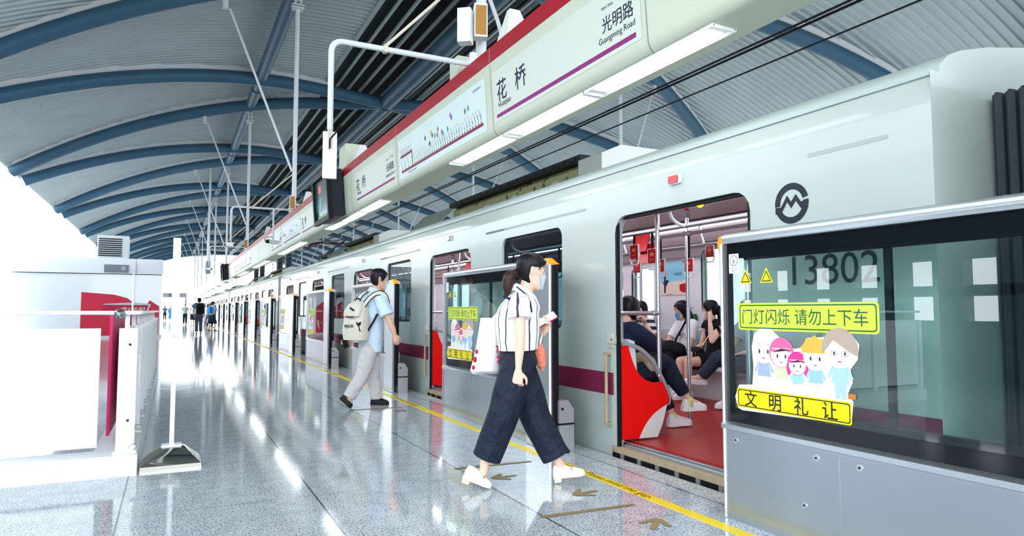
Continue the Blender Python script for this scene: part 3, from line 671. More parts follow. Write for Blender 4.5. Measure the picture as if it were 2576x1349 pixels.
def strap(x, y, z, zr, big=1.0):
    w = .058 * big
    q = MB().box(x - .006, y - .012, z + .02, x + .006, y + .012, zr + .018).build('strap_handle', BLACK, car)
    MB().prism(rrect(y - w, z - .11 * big, y + w, z + .02, .008, 2), 'x', x - .008, x + .008).build('advert_plate', STRAPR, q)
    f = MB(); f.prism([(y + .038 * cos(a) * big, z - .05 * big + .038 * sin(a) * big) for a in [pi * .2 + pi * .6 * i / 6 for i in range(7)]] + [(y - .012, z - .045), (y + .012, z - .045)], 'x', x - .0095, x - .008)
    f.text('老凤祥', .02 * big, (x - .0095, y + .033 * big, z - .085 * big), (0, -1, 0), (0, 0, 1)); f.build('fan_print', GOLD, q)
    g = MB(); g.tube([(x, y - w - .006, z + .02), (x, y - w - .006, z - .12 * big), (x, y - w + .012, z - .165 * big), (x, y + w - .012, z - .165 * big), (x, y + w + .006, z - .12 * big), (x, y + w + .006, z + .02), (x, y - w - .006, z + .02)], .008, 6); g.build('grip', CLEAR, q)
for (x, y, z) in ((3.92, 5.2, 1.78), (4.65, 6.12, 1.71), (3.92, 4.93, 1.72), (4.65, 5.71, 1.70), (4.65, 5.27, 1.68), (5.5, 5.88, 1.90)): strap(x, y, z, {3.92: 1.9, 4.65: 1.955, 5.5: 1.94}[x])
for k in range(14):
    strap(3.92, 6.6 + 1.15 * k, 1.72, 1.9); strap(4.65, 7.1 + 1.15 * k, 1.74, 1.955)
# hanging red leaflets in clear holders at the ceiling
for (y, z) in ((5.62, 1.98), (5.5, 1.86), (10.2, 1.98), (14.7, 1.98)):
    q = MB().add([(4.35, y + .12, z), (4.35, y - .12, z), (4.28, y - .13, z - .2), (4.28, y + .13, z - .2), (4.36, y + .12, z), (4.36, y - .12, z), (4.29, y - .13, z - .2), (4.29, y + .13, z - .2)], [(0, 3, 2, 1), (4, 5, 6, 7), (0, 1, 5, 4), (1, 2, 6, 5), (2, 3, 7, 6), (3, 0, 4, 7)]).build('ceiling_leaflet', STRAPR, car)
# benches, draught screens, poles
for c in wins:
    for s, xa in ((1, TX0 + .12), (-1, TX1 - .12)):
        x = lambda d: xa + s * d
        m = MB(); m.prism([(x(0), .42), (x(.43), .44), (x(.46), .47), (x(.44), .51), (x(.1), .49), (x(.06), .92), (x(0), .94)], 'y', c - 1.52, c + 1.52)
        m.build('bench_seat', SEATM, car)
        MB().box(x(.02), c - 1.45, .1, x(.28), c + 1.45, .42).build('seat_box', LINING, car)
SCRN = [(.02, .12), (.19, .117), (.385, .115), (.44, .22), (.505, .39), (.515, .44), (.44, .60), (.36, .735), (.27, .83), (.18, .885), (.06, .915), (.02, .915)]
def chaikin(P, n=2):
    for _ in range(n):
        Q = [P[0]]
        for a, b in zip(P, P[1:]): Q += [(a[0] * .75 + b[0] * .25, a[1] * .75 + b[1] * .25), (a[0] * .25 + b[0] * .75, a[1] * .25 + b[1] * .75)]
        P = Q + [P[-1]]
    return P
def dscreen(y, side_, xa):
    x = lambda d: xa + side_ * d
    cut = chaikin([(.19, .117), (.25, .22), (.34, .31), (.45, .365), (.505, .385)]); red = [(.02, .12)] + cut + chaikin([(.505, .385), (.522, .43), (.455, .58)]) + chaikin([(.455, .575), (.38, .565), (.28, .585), (.2, .64), (.14, .73), (.09, .88)]) + [(.06, .9), (.02, .9)]
    q = MB().prism([(x(a), b) for a, b in red], 'y', y - .012, y + .012).build('draught_screen', REDP, car)
    MB().prism([(x(a), b) for a, b in [(.385, .115), (.44, .22), (.49, .375)] + cut[::-1]], 'y', y - .011, y + .011).build('white_corner', WHITE, q)
    rim = chaikin([(.02, .9), (.07, .902), (.18, .872), (.27, .815), (.36, .72), (.44, .595), (.522, .44), (.508, .385)])
    m = MB(); m.loft([[(x(a - .0) , y - .022, b - .012), (x(a), y + .022, b - .012), (x(a + .012), y + .022, b + .014), (x(a + .012), y - .022, b + .014)] for a, b in rim]); m.build('grey_rim', mat('rim_grey', '8f8f96', .4), q)
    m = MB(); m.cyl((x(.42), y, .62), (x(.42), y, 2.07), .019, 12); m.build('grab_pole', POLE, car)
    m = MB(); m.cyl((x(0), y, 1.155), (x(.42), y, 1.155), .018, 12); m.cyl((x(.36), y, 1.155), (x(.42), y, 1.155), .026, 10); m.cyl((x(.42), y, 1.11), (x(.42), y, 1.2), .026, 10); m.build('grab_bar', POLE, car)
for c in doors:
    for dy in (-.765, .755):
        dscreen(c + dy, 1, TX0 + .02); dscreen(c + dy, -1, TX1 - .02)
for c in doors:
    for dy in (-1.2, 1.43):
        m = MB(); m.cyl((4.65, c + dy, .1), (4.65, c + dy, 2.17), .019, 12); m.cyl((4.65, c + dy, .1), (4.65, c + dy, .17), .028, 12); q = m.build('grab_pole', POLE, car)
        MB().cyl((4.65, c + dy, 2.12), (4.65, c + dy, 2.19), .032, 12).build('pole_cap', mat('clamp_grey', '85868c', .4), q); m = MB(); m.tube([(4.65, c + dy - .07, 1.955), (4.65, c + dy - .03, 1.955), (4.65, c + dy + .03, 1.955), (4.65, c + dy + .07, 1.955)], [.02, .028, .028, .02], 10); m.build('pole_clamp', mat('clamp_grey', '85868c', .4), q)
        MB().ball((4.65, c + dy, 2.19), .03, 8).build('call_lamp', LREDM, q)
# posters on the far wall
def poster(y, extra):
    q = MB().box(6.172, y - .28, 1.39, 6.18, y + .28, 1.85).build('advert_poster', mat('poster_sky', '86c4dd', .4), car)
    O = (6.171, y + .28, 1.39); X = (0, -1, 0); Y = (0, 0, 1)
    MB().flat([(0, .0), (.56, 0), (.56, .2), (0, .17)], O, X, Y, .001).build('sand_print', mat('poster_sand', 'd9c9b5', .5), q)
    t = MB(); t.flat([(.49, .03), (.56, .03), (.56, .16), (.42, .14), (.42, .06)], O, X, Y, .002); t.flat([(.48, .46), (.56, .46), (.56, .38)], O, X, Y, .002); t.build('red_print', STRAPR, q)
    t = MB(); t.text('一起运动', .045, (6.171, y - .01, 1.66), X, Y, .002); t.text('Since 1985', .022, (6.171, y + .12, 1.395), X, Y, .003)
    # a dancer's silhouette
    t.flat([(.1, .03), (.13, .03), (.14, .12), (.2, .19), (.17, .22), (.13, .2), (.14, .26), (.1, .26), (.1, .2), (.07, .16), (.1, .15)], O, X, Y, .002)
    t.build('dark_print', INK, q)
    MB().flat([(.1, .26), (.14, .26), (.15, .33), (.13, .36), (.1, .35), (.08, .31)], O, X, Y, .002).build('pink_print', mat('poster_pink', 'd89a90', .5), q)
poster(7.33, 0)
m = MB(); m.text('COURTESY SEAT', .05, (6.176, 7.3, 1.19), (0, -1, 0), (0, 0, 1)); q = m.build('seat_notice', mat('notice_ink', '4a4a48', .6), car)
m = MB()
for i in range(3): m.prism([(6.9 + .12 * i + .055 * cos(a), 1.08 + .055 * sin(a)) for a in [2 * pi * j / 16 for j in range(16)]], 'x', 6.174, 6.178)
m.build('green_badge', mat('badge_green', '2c5a2c', .5), q)
# metro emblem: a ring broken into an S with a zigzag M across it
def arc(a0, a1, r0, r1, n=26):
    P = [(r1 * cos(math.radians(a0 + (a1 - a0) * i / n)), r1 * sin(math.radians(a0 + (a1 - a0) * i / n))) for i in range(n + 1)]
    return P, [(r0 * cos(math.radians(a0 + (a1 - a0) * i / n)), r0 * sin(math.radians(a0 + (a1 - a0) * i / n))) for i in range(n + 1)]
EMB = mat('emblem_black', '1d252d', .4)
m = MB(); O = (TX0 - .0025, 2.825, 1.818); S_ = .122
for (a0, a1) in ((14, 186), (196, 366)):
    o, i_ = arc(a0, a1, .68 * S_, S_); n = len(o)
    m.add([(O[0], O[1] - p[0], O[2] + p[1]) for p in o + i_], [(j, j + n, j + 1 + n, j + 1) for j in range(n - 1)])
zz = [(-.98, -.12), (-.62, -.12), (-.26, .42), (-.02, .08), (.26, .42), (.55, .02), (.98, .02)]; th = -.33
for i in range(len(zz) - 1):
    a, b = zz[i], zz[i + 1]
    m.add([(O[0], O[1] - p[0] * S_, O[2] + p[1] * S_) for p in (a, b, (b[0], b[1] + th), (a[0], a[1] + th))], [(0, 3, 2, 1)])
m.build('metro_emblem', EMB, car, label='black ring emblem')
m = MB(); m.text('13802', .245, (TX0 - .0025, 2.88, 1.33), (0, -1, 0), (0, 0, 1)); m.build('car_number', mat('number_ink', '2b3b42', .4), car, label='dark car number 13802')
# warning stickers low on the door pillars
for y in (3.02, 2.93): pass
# roof equipment
ACM = mat('air_con_cream', 'b9b98e', .55, noise=(5, .2), patch=(7, .6, '5d5d44'))
def aircon(y0, y1):
    q = MB().prism([(4.12, 2.5), (4.12, 2.80), (4.2, 2.87), (5.38, 2.87), (5.46, 2.8), (5.46, 2.5)], 'y', y0, y1).build('air_conditioner', ACM, car)
    m = MB(); y = y0 + .1
    m.box(4.05, y0, 2.86, 4.3, y1, 2.93)
    while y < y1 - .15: m.box(4.10, y, 2.66, 4.13, y + .16, 2.70); m.box(4.04, y, 2.875, 4.06, y + .17, 2.915); y += .24
    m.build('grille', DARK, q)
    m = MB(); m.prism([(4.0, 2.52), (4.0, 2.84), (4.25, 2.95), (5.33, 2.95), (5.58, 2.84), (5.58, 2.52)], 'y', y0 - .5, y0 - .04); m.build('end_hood', WHITE, q)
    m = MB(); m.add([(3.85, y1 + .05, 2.6), (3.85, y1 + 1.5, 2.6), (4.2, y1 + 1.7, 2.93), (4.2, y1 + .1, 2.93), (3.85, y1 + .05, 2.56), (3.85, y1 + 1.5, 2.56), (4.2, y1 + 1.7, 2.89), (4.2, y1 + .1, 2.89)], [(0, 1, 2, 3), (7, 6, 5, 4), (0, 4, 5, 1), (1, 5, 6, 2), (2, 6, 7, 3), (3, 7, 4, 0)]); m.build('side_flap', TROOF, q)
    for yy in (y0 + .5, y0 + 1.6, y0 + 2.5, y0 + 3.4):
        m = MB(); m.add([(4.0, yy, 2.55), (4.12, yy, 2.55), (4.12, yy + .25, 2.55), (4.0, yy + .25, 2.55), (4.1, yy + .1, 2.74), (4.12, yy + .1, 2.74), (4.12, yy + .2, 2.74), (4.1, yy + .2, 2.74)], [(0, 3, 2, 1), (4, 5, 6, 7), (0, 1, 5, 4), (1, 2, 6, 5), (2, 3, 7, 6), (3, 0, 4, 7)])
        m.build('lifting_lug', WHITE, q)
aircon(6.35, 10.35); aircon(14.9, 18.0)
for y in (5.63, 11.2, 16.5):
    MB().prism([(3.365, 2.3), (3.34, 2.36), (3.38, 2.39), (3.42, 2.39), (3.40, 2.36), (3.39, 2.3)], 'y', y - .03, y + .03).build('roof_bracket', DARK, car)
# pantograph
pg = thing('pantograph', (TC, 21.0, 2.66), 'dark folding pantograph frame on the roof of the near train car', 'pantograph')
m = MB()
for s in (-1, 1):
    m.cyl((TC + s * .55, 19.4, 2.9), (TC + s * .55, 22.6, 2.9), .035, 6)
for y in (19.4, 21, 22.6): m.cyl((TC - .55, y, 2.9), (TC + .55, y, 2.9), .035, 6)
m.build('base_frame', DARK, pg)
m = MB()
for s in (-1, 1): m.cyl((TC + s * .4, 22.4, 2.95), (TC + s * .3, 19.6, 3.25), .03, 6); m.cyl((TC + s * .3, 19.6, 3.25), (TC + s * .35, 22.8, 3.42), .022, 6)
m.build('folding_arm', DARK, pg)
m = MB()
for y in (22.7, 23.0): m.tube([(TC - .85, y, 3.2), (TC - .7, y, 3.38), (TC - .5, y, 3.425), (TC + .5, y, 3.425), (TC + .7, y, 3.38), (TC + .85, y, 3.2)], .02, 6)
m.build('collector_head', mat('collector_maroon', '5a2430', .5), pg)
m = MB()
for s in (-1, 1):
    for y in (19.5, 22.5): m.tube([(TC + s * .5, y, 2.6), (TC + s * .5, y, 2.68), (TC + s * .5, y, 2.72), (TC + s * .5, y, 2.9)], [.06, .03, .06, .03], 8)
m.build('insulator', mat('insulator_grey', '8a8f96', .4), pg)
CARL = ['white metro train car coupled behind the near one, second in the train', 'white metro train car, third in the train', 'white metro train car, fourth in the train', 'white metro train car at the bright far end, fifth in the train']
for i in range(4):
    c = copy_tree(car, skip=('advert_poster', 'seat_notice') + (() if i < 1 else ('strap_handle', 'ceiling_leaflet', 'grab_bar', 'guide_bar', 'step_bracket'))); c.location.y += PIT * 5 * (i + 1); c['label'] = CARL[i]
    if i > 1: pass
c = copy_tree(car, skip=('strap_handle', 'ceiling_leaflet')); c.location.y -= PIT * 5; c['label'] = 'white metro train car behind the close screen gate, beyond the dark gangway bellows'
# ================================================================== half-height platform screen gates
GX = 2.865; G0, G1 = .88, 2.985      # near unit along y
GGL = glass('gate_glass', 'e6f3f2', ior=1.6, base=.035)
FRIT = mat('black_frit', '0a0f14', .08)
STY = mat('sticker_yellow', 'e8d21c', .4); STL = mat('sticker_lime', 'c9d84a', .4); STW = mat('sticker_white', 'f2f5f4', .4); STK = mat('sticker_ink', '1a2a28', .5)
FYX = (0, -1, 0); FYY = (0, 0, 1)
def gate_unit():
    g = thing('screen_gate', (GX, G0, 0), 'x', 'screen gate', 'half height screen gates along the platform edge')
    # steel plinth
    m = MB(); m.box(GX + .004, G0, .0, GX + .23, G1, .53); 
    m.build('plinth', STEEL, g)
    m = MB()
    for (a, b) in ((G0 + .02, 2.215), (2.225, G1 - .03)):
        m.prism(rrect(a, .02, b, .49, .004, 1), 'x', GX, GX + .01)
    m.build('door_plate', STEEL, g)
    MB().prism([(GX - .012, .505), (GX - .012, .53), (GX + .02, .545), (GX + .23, .545), (GX + .23, .505)], 'y', G0, G1).build('ledge', STEELB, g)
    m = MB(); m.box(GX + .01, G0 + .01, -.001, GX + .22, G1 - .01, .018); m.build('foot_gap', BLACK, g)
    for (y, z) in ((G1 - .1, .449), (2.351, .452), (2.115, .452), (1.3, .45), (2.429, .203)):
        q = MB().cyl((GX - .004, y, z), (GX + .002, y, z), .016, 14).build('lock', STEELB, g)
        MB().cyl((GX - .006, y, z), (GX - .003, y, z), .006, 8).build('keyhole', DARK, q)
    # glass in a black printed border
    gp = MB().box(GX + .02, G0 + .02, .545, GX + .032, G1 - .02, 1.57).build('glass_pane', GGL, g)
    m = MB(); F = GX + .0185
    for (a, b, z0, z1) in ((G0 + .02, G1 - .02, 1.475, 1.57), (G0 + .02, G1 - .02, .545, .625), (G1 - .085, G1 - .02, .625, 1.475), (G0 + .02, G0 + .1, .625, 1.475)): m.box(F, a, z0, F + .001, b, z1)
    m.build('black_border', FRIT, gp)
    # top rail with a bright lip, end frame
    m = MB(); pr = [(GX - .005, 1.565), (GX - .012, 1.585), (GX - .008, 1.61), (GX + .02, 1.628), (GX + .2, 1.628), (GX + .225, 1.61), (GX + .225, 1.565)]
    m.prism(pr, 'y', G0, G1 - .03); m.build('top_rail', STEELB, g)
    m = MB(); m.bbox(GX - .008, G1 - .022, 0.0, GX + .05, G1, 1.57, .008); m.bbox(GX + .19, G1 - .03, 0, GX + .23, G1, 1.57, .005); m.build('end_frame', POLE, g)
    q = MB().tube([(GX + .01, G1 - .045, 1.598), (GX + .01, G1 - .012, 1.595), (GX + .01, G1 - .003, 1.57), (GX + .01, G1 - .002, 1.52)], [.02, .022, .02, .012], 8).build('corner_lamp', ORANGE, g)
    # steel end post with black door-leaf edges, amber lamp and floor box
    m = MB(); m.bbox(GX - .015, G0 - .44, 0, GX + .02, G0, 1.575, .012); m.build('end_post', STEELB, g)
    for i in range(2): MB().bbox(GX + .022 + .034 * i, G0 - .435 + .012 * i, .1, GX + .052 + .034 * i, G0 - .02, 1.565, .006).build('door_leaf_edge', BLACK, g)
    MB().loft([[(GX - .012, G0 - .43, 1.576), (GX + .03, G0 - .44, 1.576), (GX + .09, G0 - .43, 1.576), (GX + .09, G0 - .22, 1.576), (GX - .012, G0 - .2, 1.576)], [(GX - .005, G0 - .41, 1.625), (GX + .02, G0 - .42, 1.625), (GX + .08, G0 - .41, 1.588), (GX + .08, G0 - .24, 1.588), (GX - .005, G0 - .22, 1.625)]]).build('amber_lamp', ORANGE, g, label='glowing amber warning lamp')
    m = MB(); bx = [(GX + .07, 0), (GX + .215, 0), (GX + .215, .34), (GX + .16, .42), (GX + .07, .42)]
    m.prism(bx, 'y', G0 - .45, G0 - .25); q = m.build('sensor_box', mat('box_steel', 'b4b7bb', .45, .6, noise=(6, .15)), g)
    m = MB(); m.box(GX + .068, G0 - .4535, .215, GX + .218, G0 - .25, .23); m.build('seam', BLACK, q)
    MB().cyl((GX + .1, G0 - .455, .35), (GX + .1, G0 - .448, .35), .012, 10).build('bolt_hole', BLACK, q)
    MB().cyl((GX - .018, G0 - .06, .55), (GX - .014, G0 - .06, .55), .014, 10).build('lock', DARK, g)
    # inner steel frame and door leaf parked behind the glass
    m = MB(); m.box(GX + .19, G0 + .05, .545, GX + .215, G0 + .12, 1.56); m.box(GX + .19, 2.06, .545, GX + .21, 2.095, 1.56); m.box(GX + .19, G0, 1.48, GX + .21, G1, 1.56); m.box(GX + .17, G0 + .05, .545, GX + .21, G1 - .1, .63)
    m.build('inner_frame', DARK, g)
    return g
def stickers(g):
    F = GX + .0175
    # lime notice
    O = (F, 2.865, 1.07); q = MB().flat(rrect(0, 0, .86, .15, .02), O, FYX, FYY, .0).build('lime_notice', STL, g, label='lime yellow notice with dark lettering')
    t = MB(); o = rrect(.012, .01, .848, .14, .016); i_ = rrect(.018, .016, .842, .134, .012); k = len(o)
    for j in range(k): t.flat([o[j], o[(j + 1) % k], i_[(j + 1) % k], i_[j]], O, FYX, FYY, .0006)
    t.text('门灯闪烁 请勿上下车', .088, (F, 2.865 - .025, 1.07 + .042), FYX, FYY, .0006, sx=.96); t.build('lettering', mat('lime_ink', '1f5a44', .5), q)
    # family sticker on a white die-cut shape
    O = (F, 2.90, .62)
    out = [(.0, .07), (.02, .01), (.05, 0), (.71, .02), (.74, .05), (.75, .13), (.72, .16), (.75, .22), (.74, .28), (.78, .33), (.79, .40), (.75, .45), (.68, .46), (.62, .43), (.56, .425), (.50, .42), (.46, .37), (.42, .36), (.37, .385), (.32, .42), (.26, .465), (.2, .465), (.15, .43), (.13, .36), (.14, .25), (.13, .15), (.03, .14)]
    q = MB().flat(out, O, FYX, FYY, .0003).build('family_sticker', STW, g, label='white sticker of a cartoon family over a yellow caption plate')
    p = MB().flat(rrect(.015, .015, .74, .125, .016), O, FYX, FYY, .0007).build('caption_plate', STY, q)
    t = MB(); o = rrect(.023, .023, .732, .117, .012); i_ = rrect(.028, .028, .727, .112, .01); k = len(o)
    for j in range(k): t.flat([o[j], o[(j + 1) % k], i_[(j + 1) % k], i_[j]], O, FYX, FYY, .0012)
    for i, ch in enumerate('文明礼让'): t.text(ch, .092, (F, 2.90 - .07 - .168 * i, .655), FYX, FYY, .0013, bold=.008)
    t.build('lettering', STK, q)
    parts = {}
    def P(c): return parts.setdefault(c, MB())
    lay = [0.001]
    def el(c, x, y, rx, ry, a0=0, a1=360, n=20):
        lay[0] += .00004
        P(c).flat([(x + rx * cos(math.radians(a0 + (a1 - a0) * i / n)), y + ry * sin(math.radians(a0 + (a1 - a0) * i / n))) for i in range(n + (0 if a1 - a0 == 360 else 1))], O, FYX, FYY, lay[0])
    def po(c, pts): lay[0] += .00004; P(c).flat(pts, O, FYX, FYY, lay[0])
    SK = 'f3dccf'
    def kid(x, base, s, body, legs, hair, style):
        h = base + .2 * s
        po(legs, [(x - .025 * s, base), (x - .005 * s, base), (x, base + .04 * s), (x + .005 * s, base), (x + .025 * s, base), (x + .03 * s, base + .08 * s), (x - .03 * s, base + .08 * s)])
        po(body, [(x - .045 * s, base + .065 * s), (x + .045 * s, base + .065 * s), (x + .03 * s, base + .16 * s), (x - .03 * s, base + .16 * s)])
        po(body, [(x - .03 * s, base + .155 * s), (x - .065 * s, base + .09 * s), (x - .05 * s, base + .085 * s)]); po(body, [(x + .03 * s, base + .155 * s), (x + .05 * s, base + .085 * s), (x + .065 * s, base + .09 * s)])
        if style == 'tails': el(hair, x - .075 * s, h - .02, .02 * s, .05 * s); el(hair, x + .075 * s, h - .02, .02 * s, .05 * s)
        if style in ('bob', 'tails'): el(hair, x, h + .012 * s, .085 * s, .085 * s)
        el(SK, x, h, .075 * s, .07 * s)
        if style in ('bob', 'tails'): el(hair, x, h + .025 * s, .08 * s, .065 * s, 10, 170); po(hair, [(x - .08 * s, h + .03 * s), (x + .08 * s, h + .03 * s), (x + .06 * s, h + .015 * s), (x, h + .035 * s), (x - .06 * s, h + .012 * s)])
        if style == 'spiky': el(hair, x, h + .015 * s, .083 * s, .078 * s, 5, 175); po(hair, [(x + .085 * s * cos(a) * (1.12 if i % 2 else .98), h + .02 * s + .085 * s * sin(a) * (1.14 if i % 2 else .95)) for i, a in enumerate([pi * .02 + pi * .96 * j / 10 for j in range(11)])] + [(x - .03 * s, h + .02 * s)])
        if style == 'parted': po(hair, [(x + .09 * s * cos(a), h + .01 + .095 * s * sin(a)) for a in [-.25 + (pi + .5) * j / 14 for j in range(15)]] + [(x - .03 * s, h + .05 * s), (x + .05 * s, h + .0 * s)])
        for dx in (-.028, .028): el('4a3050', x + dx * s, h - .008 * s, .006 * s, .012 * s, n=10)
        el('c05a60', x, h - .042 * s, .012 * s, .003 * s, n=8)
        if style == 'bald': 
            for dx in (-.03, .03): el('b8a8a0', x + dx * s, h + .03 * s, .015 * s, .002 * s, n=8)
    kid(.215, .135, 1.05, '9fb0d8', 'e4e2da', 'cccccc', 'bald'); kid(.335, .135, .95, 'd2e6b0', 'f0e8d8', 'd86a9c', 'bob'); kid(.435, .135, .72, '9ccbe6', SK, 'de3f90', 'tails')
    kid(.545, .135, .95, '9cc0dc', 'd8d8d0', 'e8b24a', 'spiky'); kid(.685, .135, 1.12, 'a9c9e0', 'a9c9e0', 'b3a092', 'parted')
    for dx in (-.03, .03): el('8a98a8', .685 + dx, .352, .02, .014); el('f6f2ee', .685 + dx, .352, .017, .011); el('4a3050', .685 + dx, .352, .006, .009, n=8)
    po('c8763c', [(.725, .14), (.765, .14), (.765, .165), (.725, .165)])
    for c, mb in parts.items(): mb.build('figure_print', mat('print_' + c, c, .5), q)
    # number plate
    O = (F, 2.928, 1.392); q = MB().flat([(0, 0), (.075, 0), (.075, .112), (0, .112)], O, FYX, FYY, .0004).build('number_plate', STW, g, label='white plate numbered 6 and 2-1')
    t = MB(); n = 24
    for j in range(n):
        a, b = 2 * pi * j / n, 2 * pi * (j + 1) / n
        t.flat([(.0375 + .031 * cos(a), .073 + .031 * sin(a)), (.0375 + .031 * cos(b), .073 + .031 * sin(b)), (.0375 + .027 * cos(b), .073 + .027 * sin(b)), (.0375 + .027 * cos(a), .073 + .027 * sin(a))], O, FYX, FYY, .0008)
    t.text('6', .045, (F, 2.928 - .0375, 1.392 + .057), FYX, FYY, .0008, 'C'); t.text('2-1', .034, (F, 2.928 - .0375, 1.392 + .011), FYX, FYY, .0008, 'C'); t.build('lettering', mat('plate_ink', '5a5f66', .5), q)
    # warning triangles with a line of text
    for i, y in enumerate((2.85, 2.70)):
        O = (F, y, 1.33); q = MB().flat([(0, 0), (.09, 0), (.045, .085)], O, FYX, FYY, .0003).build('warning_triangle', STY, g)
        MB().flat([(.012, .007), (.078, .007), (.045, .068)], O, FYX, FYY, .0006).build('border', STK, q); MB().flat([(.02, .012), (.07, .012), (.045, .057)], O, FYX, FYY, .0009).build('field', STY, q)
    t = MB(); t.text('小心站台间隙', .024, (F, 2.72, 1.285), FYX, FYY, .0004); t.build('gap_notice', mat('notice_grey', '6a7f80', .5), g)
LABG = ['half height screen gate closest to the camera, its large cartoon family sticker fully visible', 'half height screen gate behind the striding woman, its amber lamp beside her face', 'half height screen gate behind the backpack man, its amber lamp beside his face']
gate = gate_unit(); stickers(gate)
gates = [gate]
for k in range(1, 24):
    c = copy_tree(gate, skip=() if k < 8 else ('gap_notice', 'warning_triangle', 'number_plate', 'lock', 'corner_lamp')); c.location.y += PIT * k; gates.append(c)
for k, g in enumerate(gates):
    g['label'] = LABG[k] if k < 3 else ('half height screen gate with an amber lamp, %s from the camera' % ORD[k] if k < 9 else 'half height screen gate in the bright far row beside the distant passengers')
# ================================================================== stair parapet, lift kiosk, sign stand
GRAN = mat('white_granite', 'dfe2e6', .35, noise=(120, .3), patch=(60, .68, '7d858e'))
m = MB(); m.box(-.48, 5.6, 0, -.19, 14.2, .15); m.box(-3.2, 5.6, 0, -.48, 5.86, .15)
tag(m.build('stair_kerb', GRAN), 'speckled white granite kerb around the stair opening, under the white balustrade', 'kerb')
bal = thing('balustrade', (-.3, 5.7, .15), 'white post and panel balustrade on the granite kerb around the stairs', 'balustrade')
PAN = mat('glare_white_panel', 'f2f6fa', .15, coat=.4)  # glass washed out by the light behind it, painted as opaque white
ys = [5.72 + .93 * k for k in range(10)]
for k, y in enumerate(ys):
    m = MB(); m.bbox(-.335, y - .012, .15, -.215, y + .012, 1.05, .004); m.box(-.35, y - .05, .15, -.2, y + .05, .163); q = m.build('post', WHITEG, bal)
    for z in (.38, .93):
        c = MB().cyl((-.262, y - .02, z), (-.262, y - .012, z), .024, 14).build('clamp', POLE, q); MB().cyl((-.262, y - .023, z), (-.262, y - .019, z), .01, 10).build('bolt', DARK, c)
    MB().bbox(-.245, y - .09, .19, -.2, y - .03, .215, .004).build('foot_bracket', STEEL, q)
    MB().box(-.3, y - .012, 1.05, -.27, y + .012, 1.15).build('stanchion', WHITEG, bal)
    if k < 9: MB().bbox(-.283, y + .02, .2, -.267, y + .91, 1.045, .004).build('infill_panel', PAN, bal)
MB().bbox(-.36, 5.66, 1.148, -.205, 14.2, 1.176, .008).build('handrail', WHITEG, bal)
MB().tube([(-.33, 5.5, 1.155), (-.33, 5.54, 1.155), (-.33, 5.62, 1.155), (-.33, 5.68, 1.155)], [.012, .03, .036, .03], 14).build('rail_end', mat('steel_cap', '6d7a78', .3, .8), bal)
for k in range(3):
    x = -.45 - .95 * k
    MB().bbox(x - .85, 5.71, .2, x, 5.73, 1.05, .004).build('infill_panel', PAN, bal)
    MB().box(x - .93, 5.69, .15, x - .87, 5.75, 1.05).build('post', WHITEG, bal)
MB().bbox(-.36, 5.65, 1.148, -3.2, 5.8, 1.176, .008).build('handrail', WHITEG, bal)
MB().bbox(-.235, 5.76, .62, -.19, 5.84, .86, .008).build('push_box', WHITE, bal)
PINK = mat('pink_print', 'e02f6c', .45)
for k in range(4):
    q = MB().box(-.43, 6.2 + 1.95 * k, .2, -.41, 8.1 + 1.95 * k, 1.135).build('stair_panel', PINK)
    tag(q, 'pink red board just behind the white balustrade, %s from the camera' % ORD[k], 'board', 'pink boards behind the balustrade')
# lift kiosk
t = thing('lift_kiosk', (-3.2, 33.5, 0), 'white glass lift kiosk with a red discount poster beyond the balustrade', 'kiosk')
KX0, KX1, KY0, KY1 = -6.0, -.36, 33.5, 37.5
MB().box(KX0, KY0 + .02, 0, KX1 - .02, KY1, 2.72).build('shaft_wall', mat('kiosk_white', 'eef4f8', .2, coat=.5), t)
m = MB(); m.add([(KX0, KY0 - .08, 2.75), (KX1, KY0 - .08, 2.75), (KX1, KY1, 2.75), (KX0, KY1, 2.75), (KX0, KY0 - .12, 3.4), (KX1 - .02, KY0 - .12, 3.4), (KX1 - .02, KY1, 3.4), (KX0, KY1, 3.4)], [(0, 3, 2, 1), (4, 5, 6, 7), (0, 1, 5, 4), (1, 2, 6, 5), (2, 3, 7, 6), (3, 0, 4, 7)])
for x in (-3.4, -1.42): pass
m.build('fascia', mat('fascia_white', 'f1f6fa', .25), t)
m = MB(); m.box(-1.425, KY0 - .125, 2.76, -1.415, KY0 - .08, 3.39); m.build('fascia_joint', SEAM, t)
q = MB().box(-2.6, KY0 - .15, 2.8, -1.7, KY0 - .1, 3.13).build('lift_sign', mat('grey_sign_plate', '7f8694', .5), t)
MB().text('客', .2, (-1.98, KY0 - .152, 2.9), (1, 0, 0), (0, 0, 1)).build('lettering', WHITE, q)
K = lambda x, z: (x, KY0 + .015, z)
q = MB().add([K(-3.4, .1), K(KX1 - .12, .1), K(KX1 - .12, 1.35), K(-.85, 1.62), K(-1.1, 1.2), K(-1.7, 1.7), K(-2.2, 1.85), K(-3.4, 1.95)], [tuple(range(8))]).build('discount_poster', mat('poster_red', 'd8304a', .4), t)
MB().add([(-2.6, KY0 + .01, .98), (-.98, KY0 + .01, .95), (-.8, KY0 + .01, 1.45), (-1.45, KY0 + .01, 1.52), (-2.6, KY0 + .01, 1.45)], [(0, 1, 2, 3, 4)]).build('banner', mat('poster_pale', 'c9d4e2', .4), q)
MB().add([(-2.6, KY0 + .006, 1.02), (-1.03, KY0 + .006, 1.0), (-.89, KY0 + .006, 1.4), (-2.6, KY0 + .006, 1.42)], [(0, 1, 2, 3)]).build('band', mat('poster_crimson', 'c22540', .4), q)
MB().text('疯5折起', .27, (-1.95, KY0 + .003, 1.09), (1, 0, 0), (0, 0, 1), bold=.012).build('lettering', WHITE, q)
m = MB()
for x in (-1.5, KX1 - .03): m.box(x - .03, KY0 - .01, 0, x + .03, KY0 + .02, 2.75)
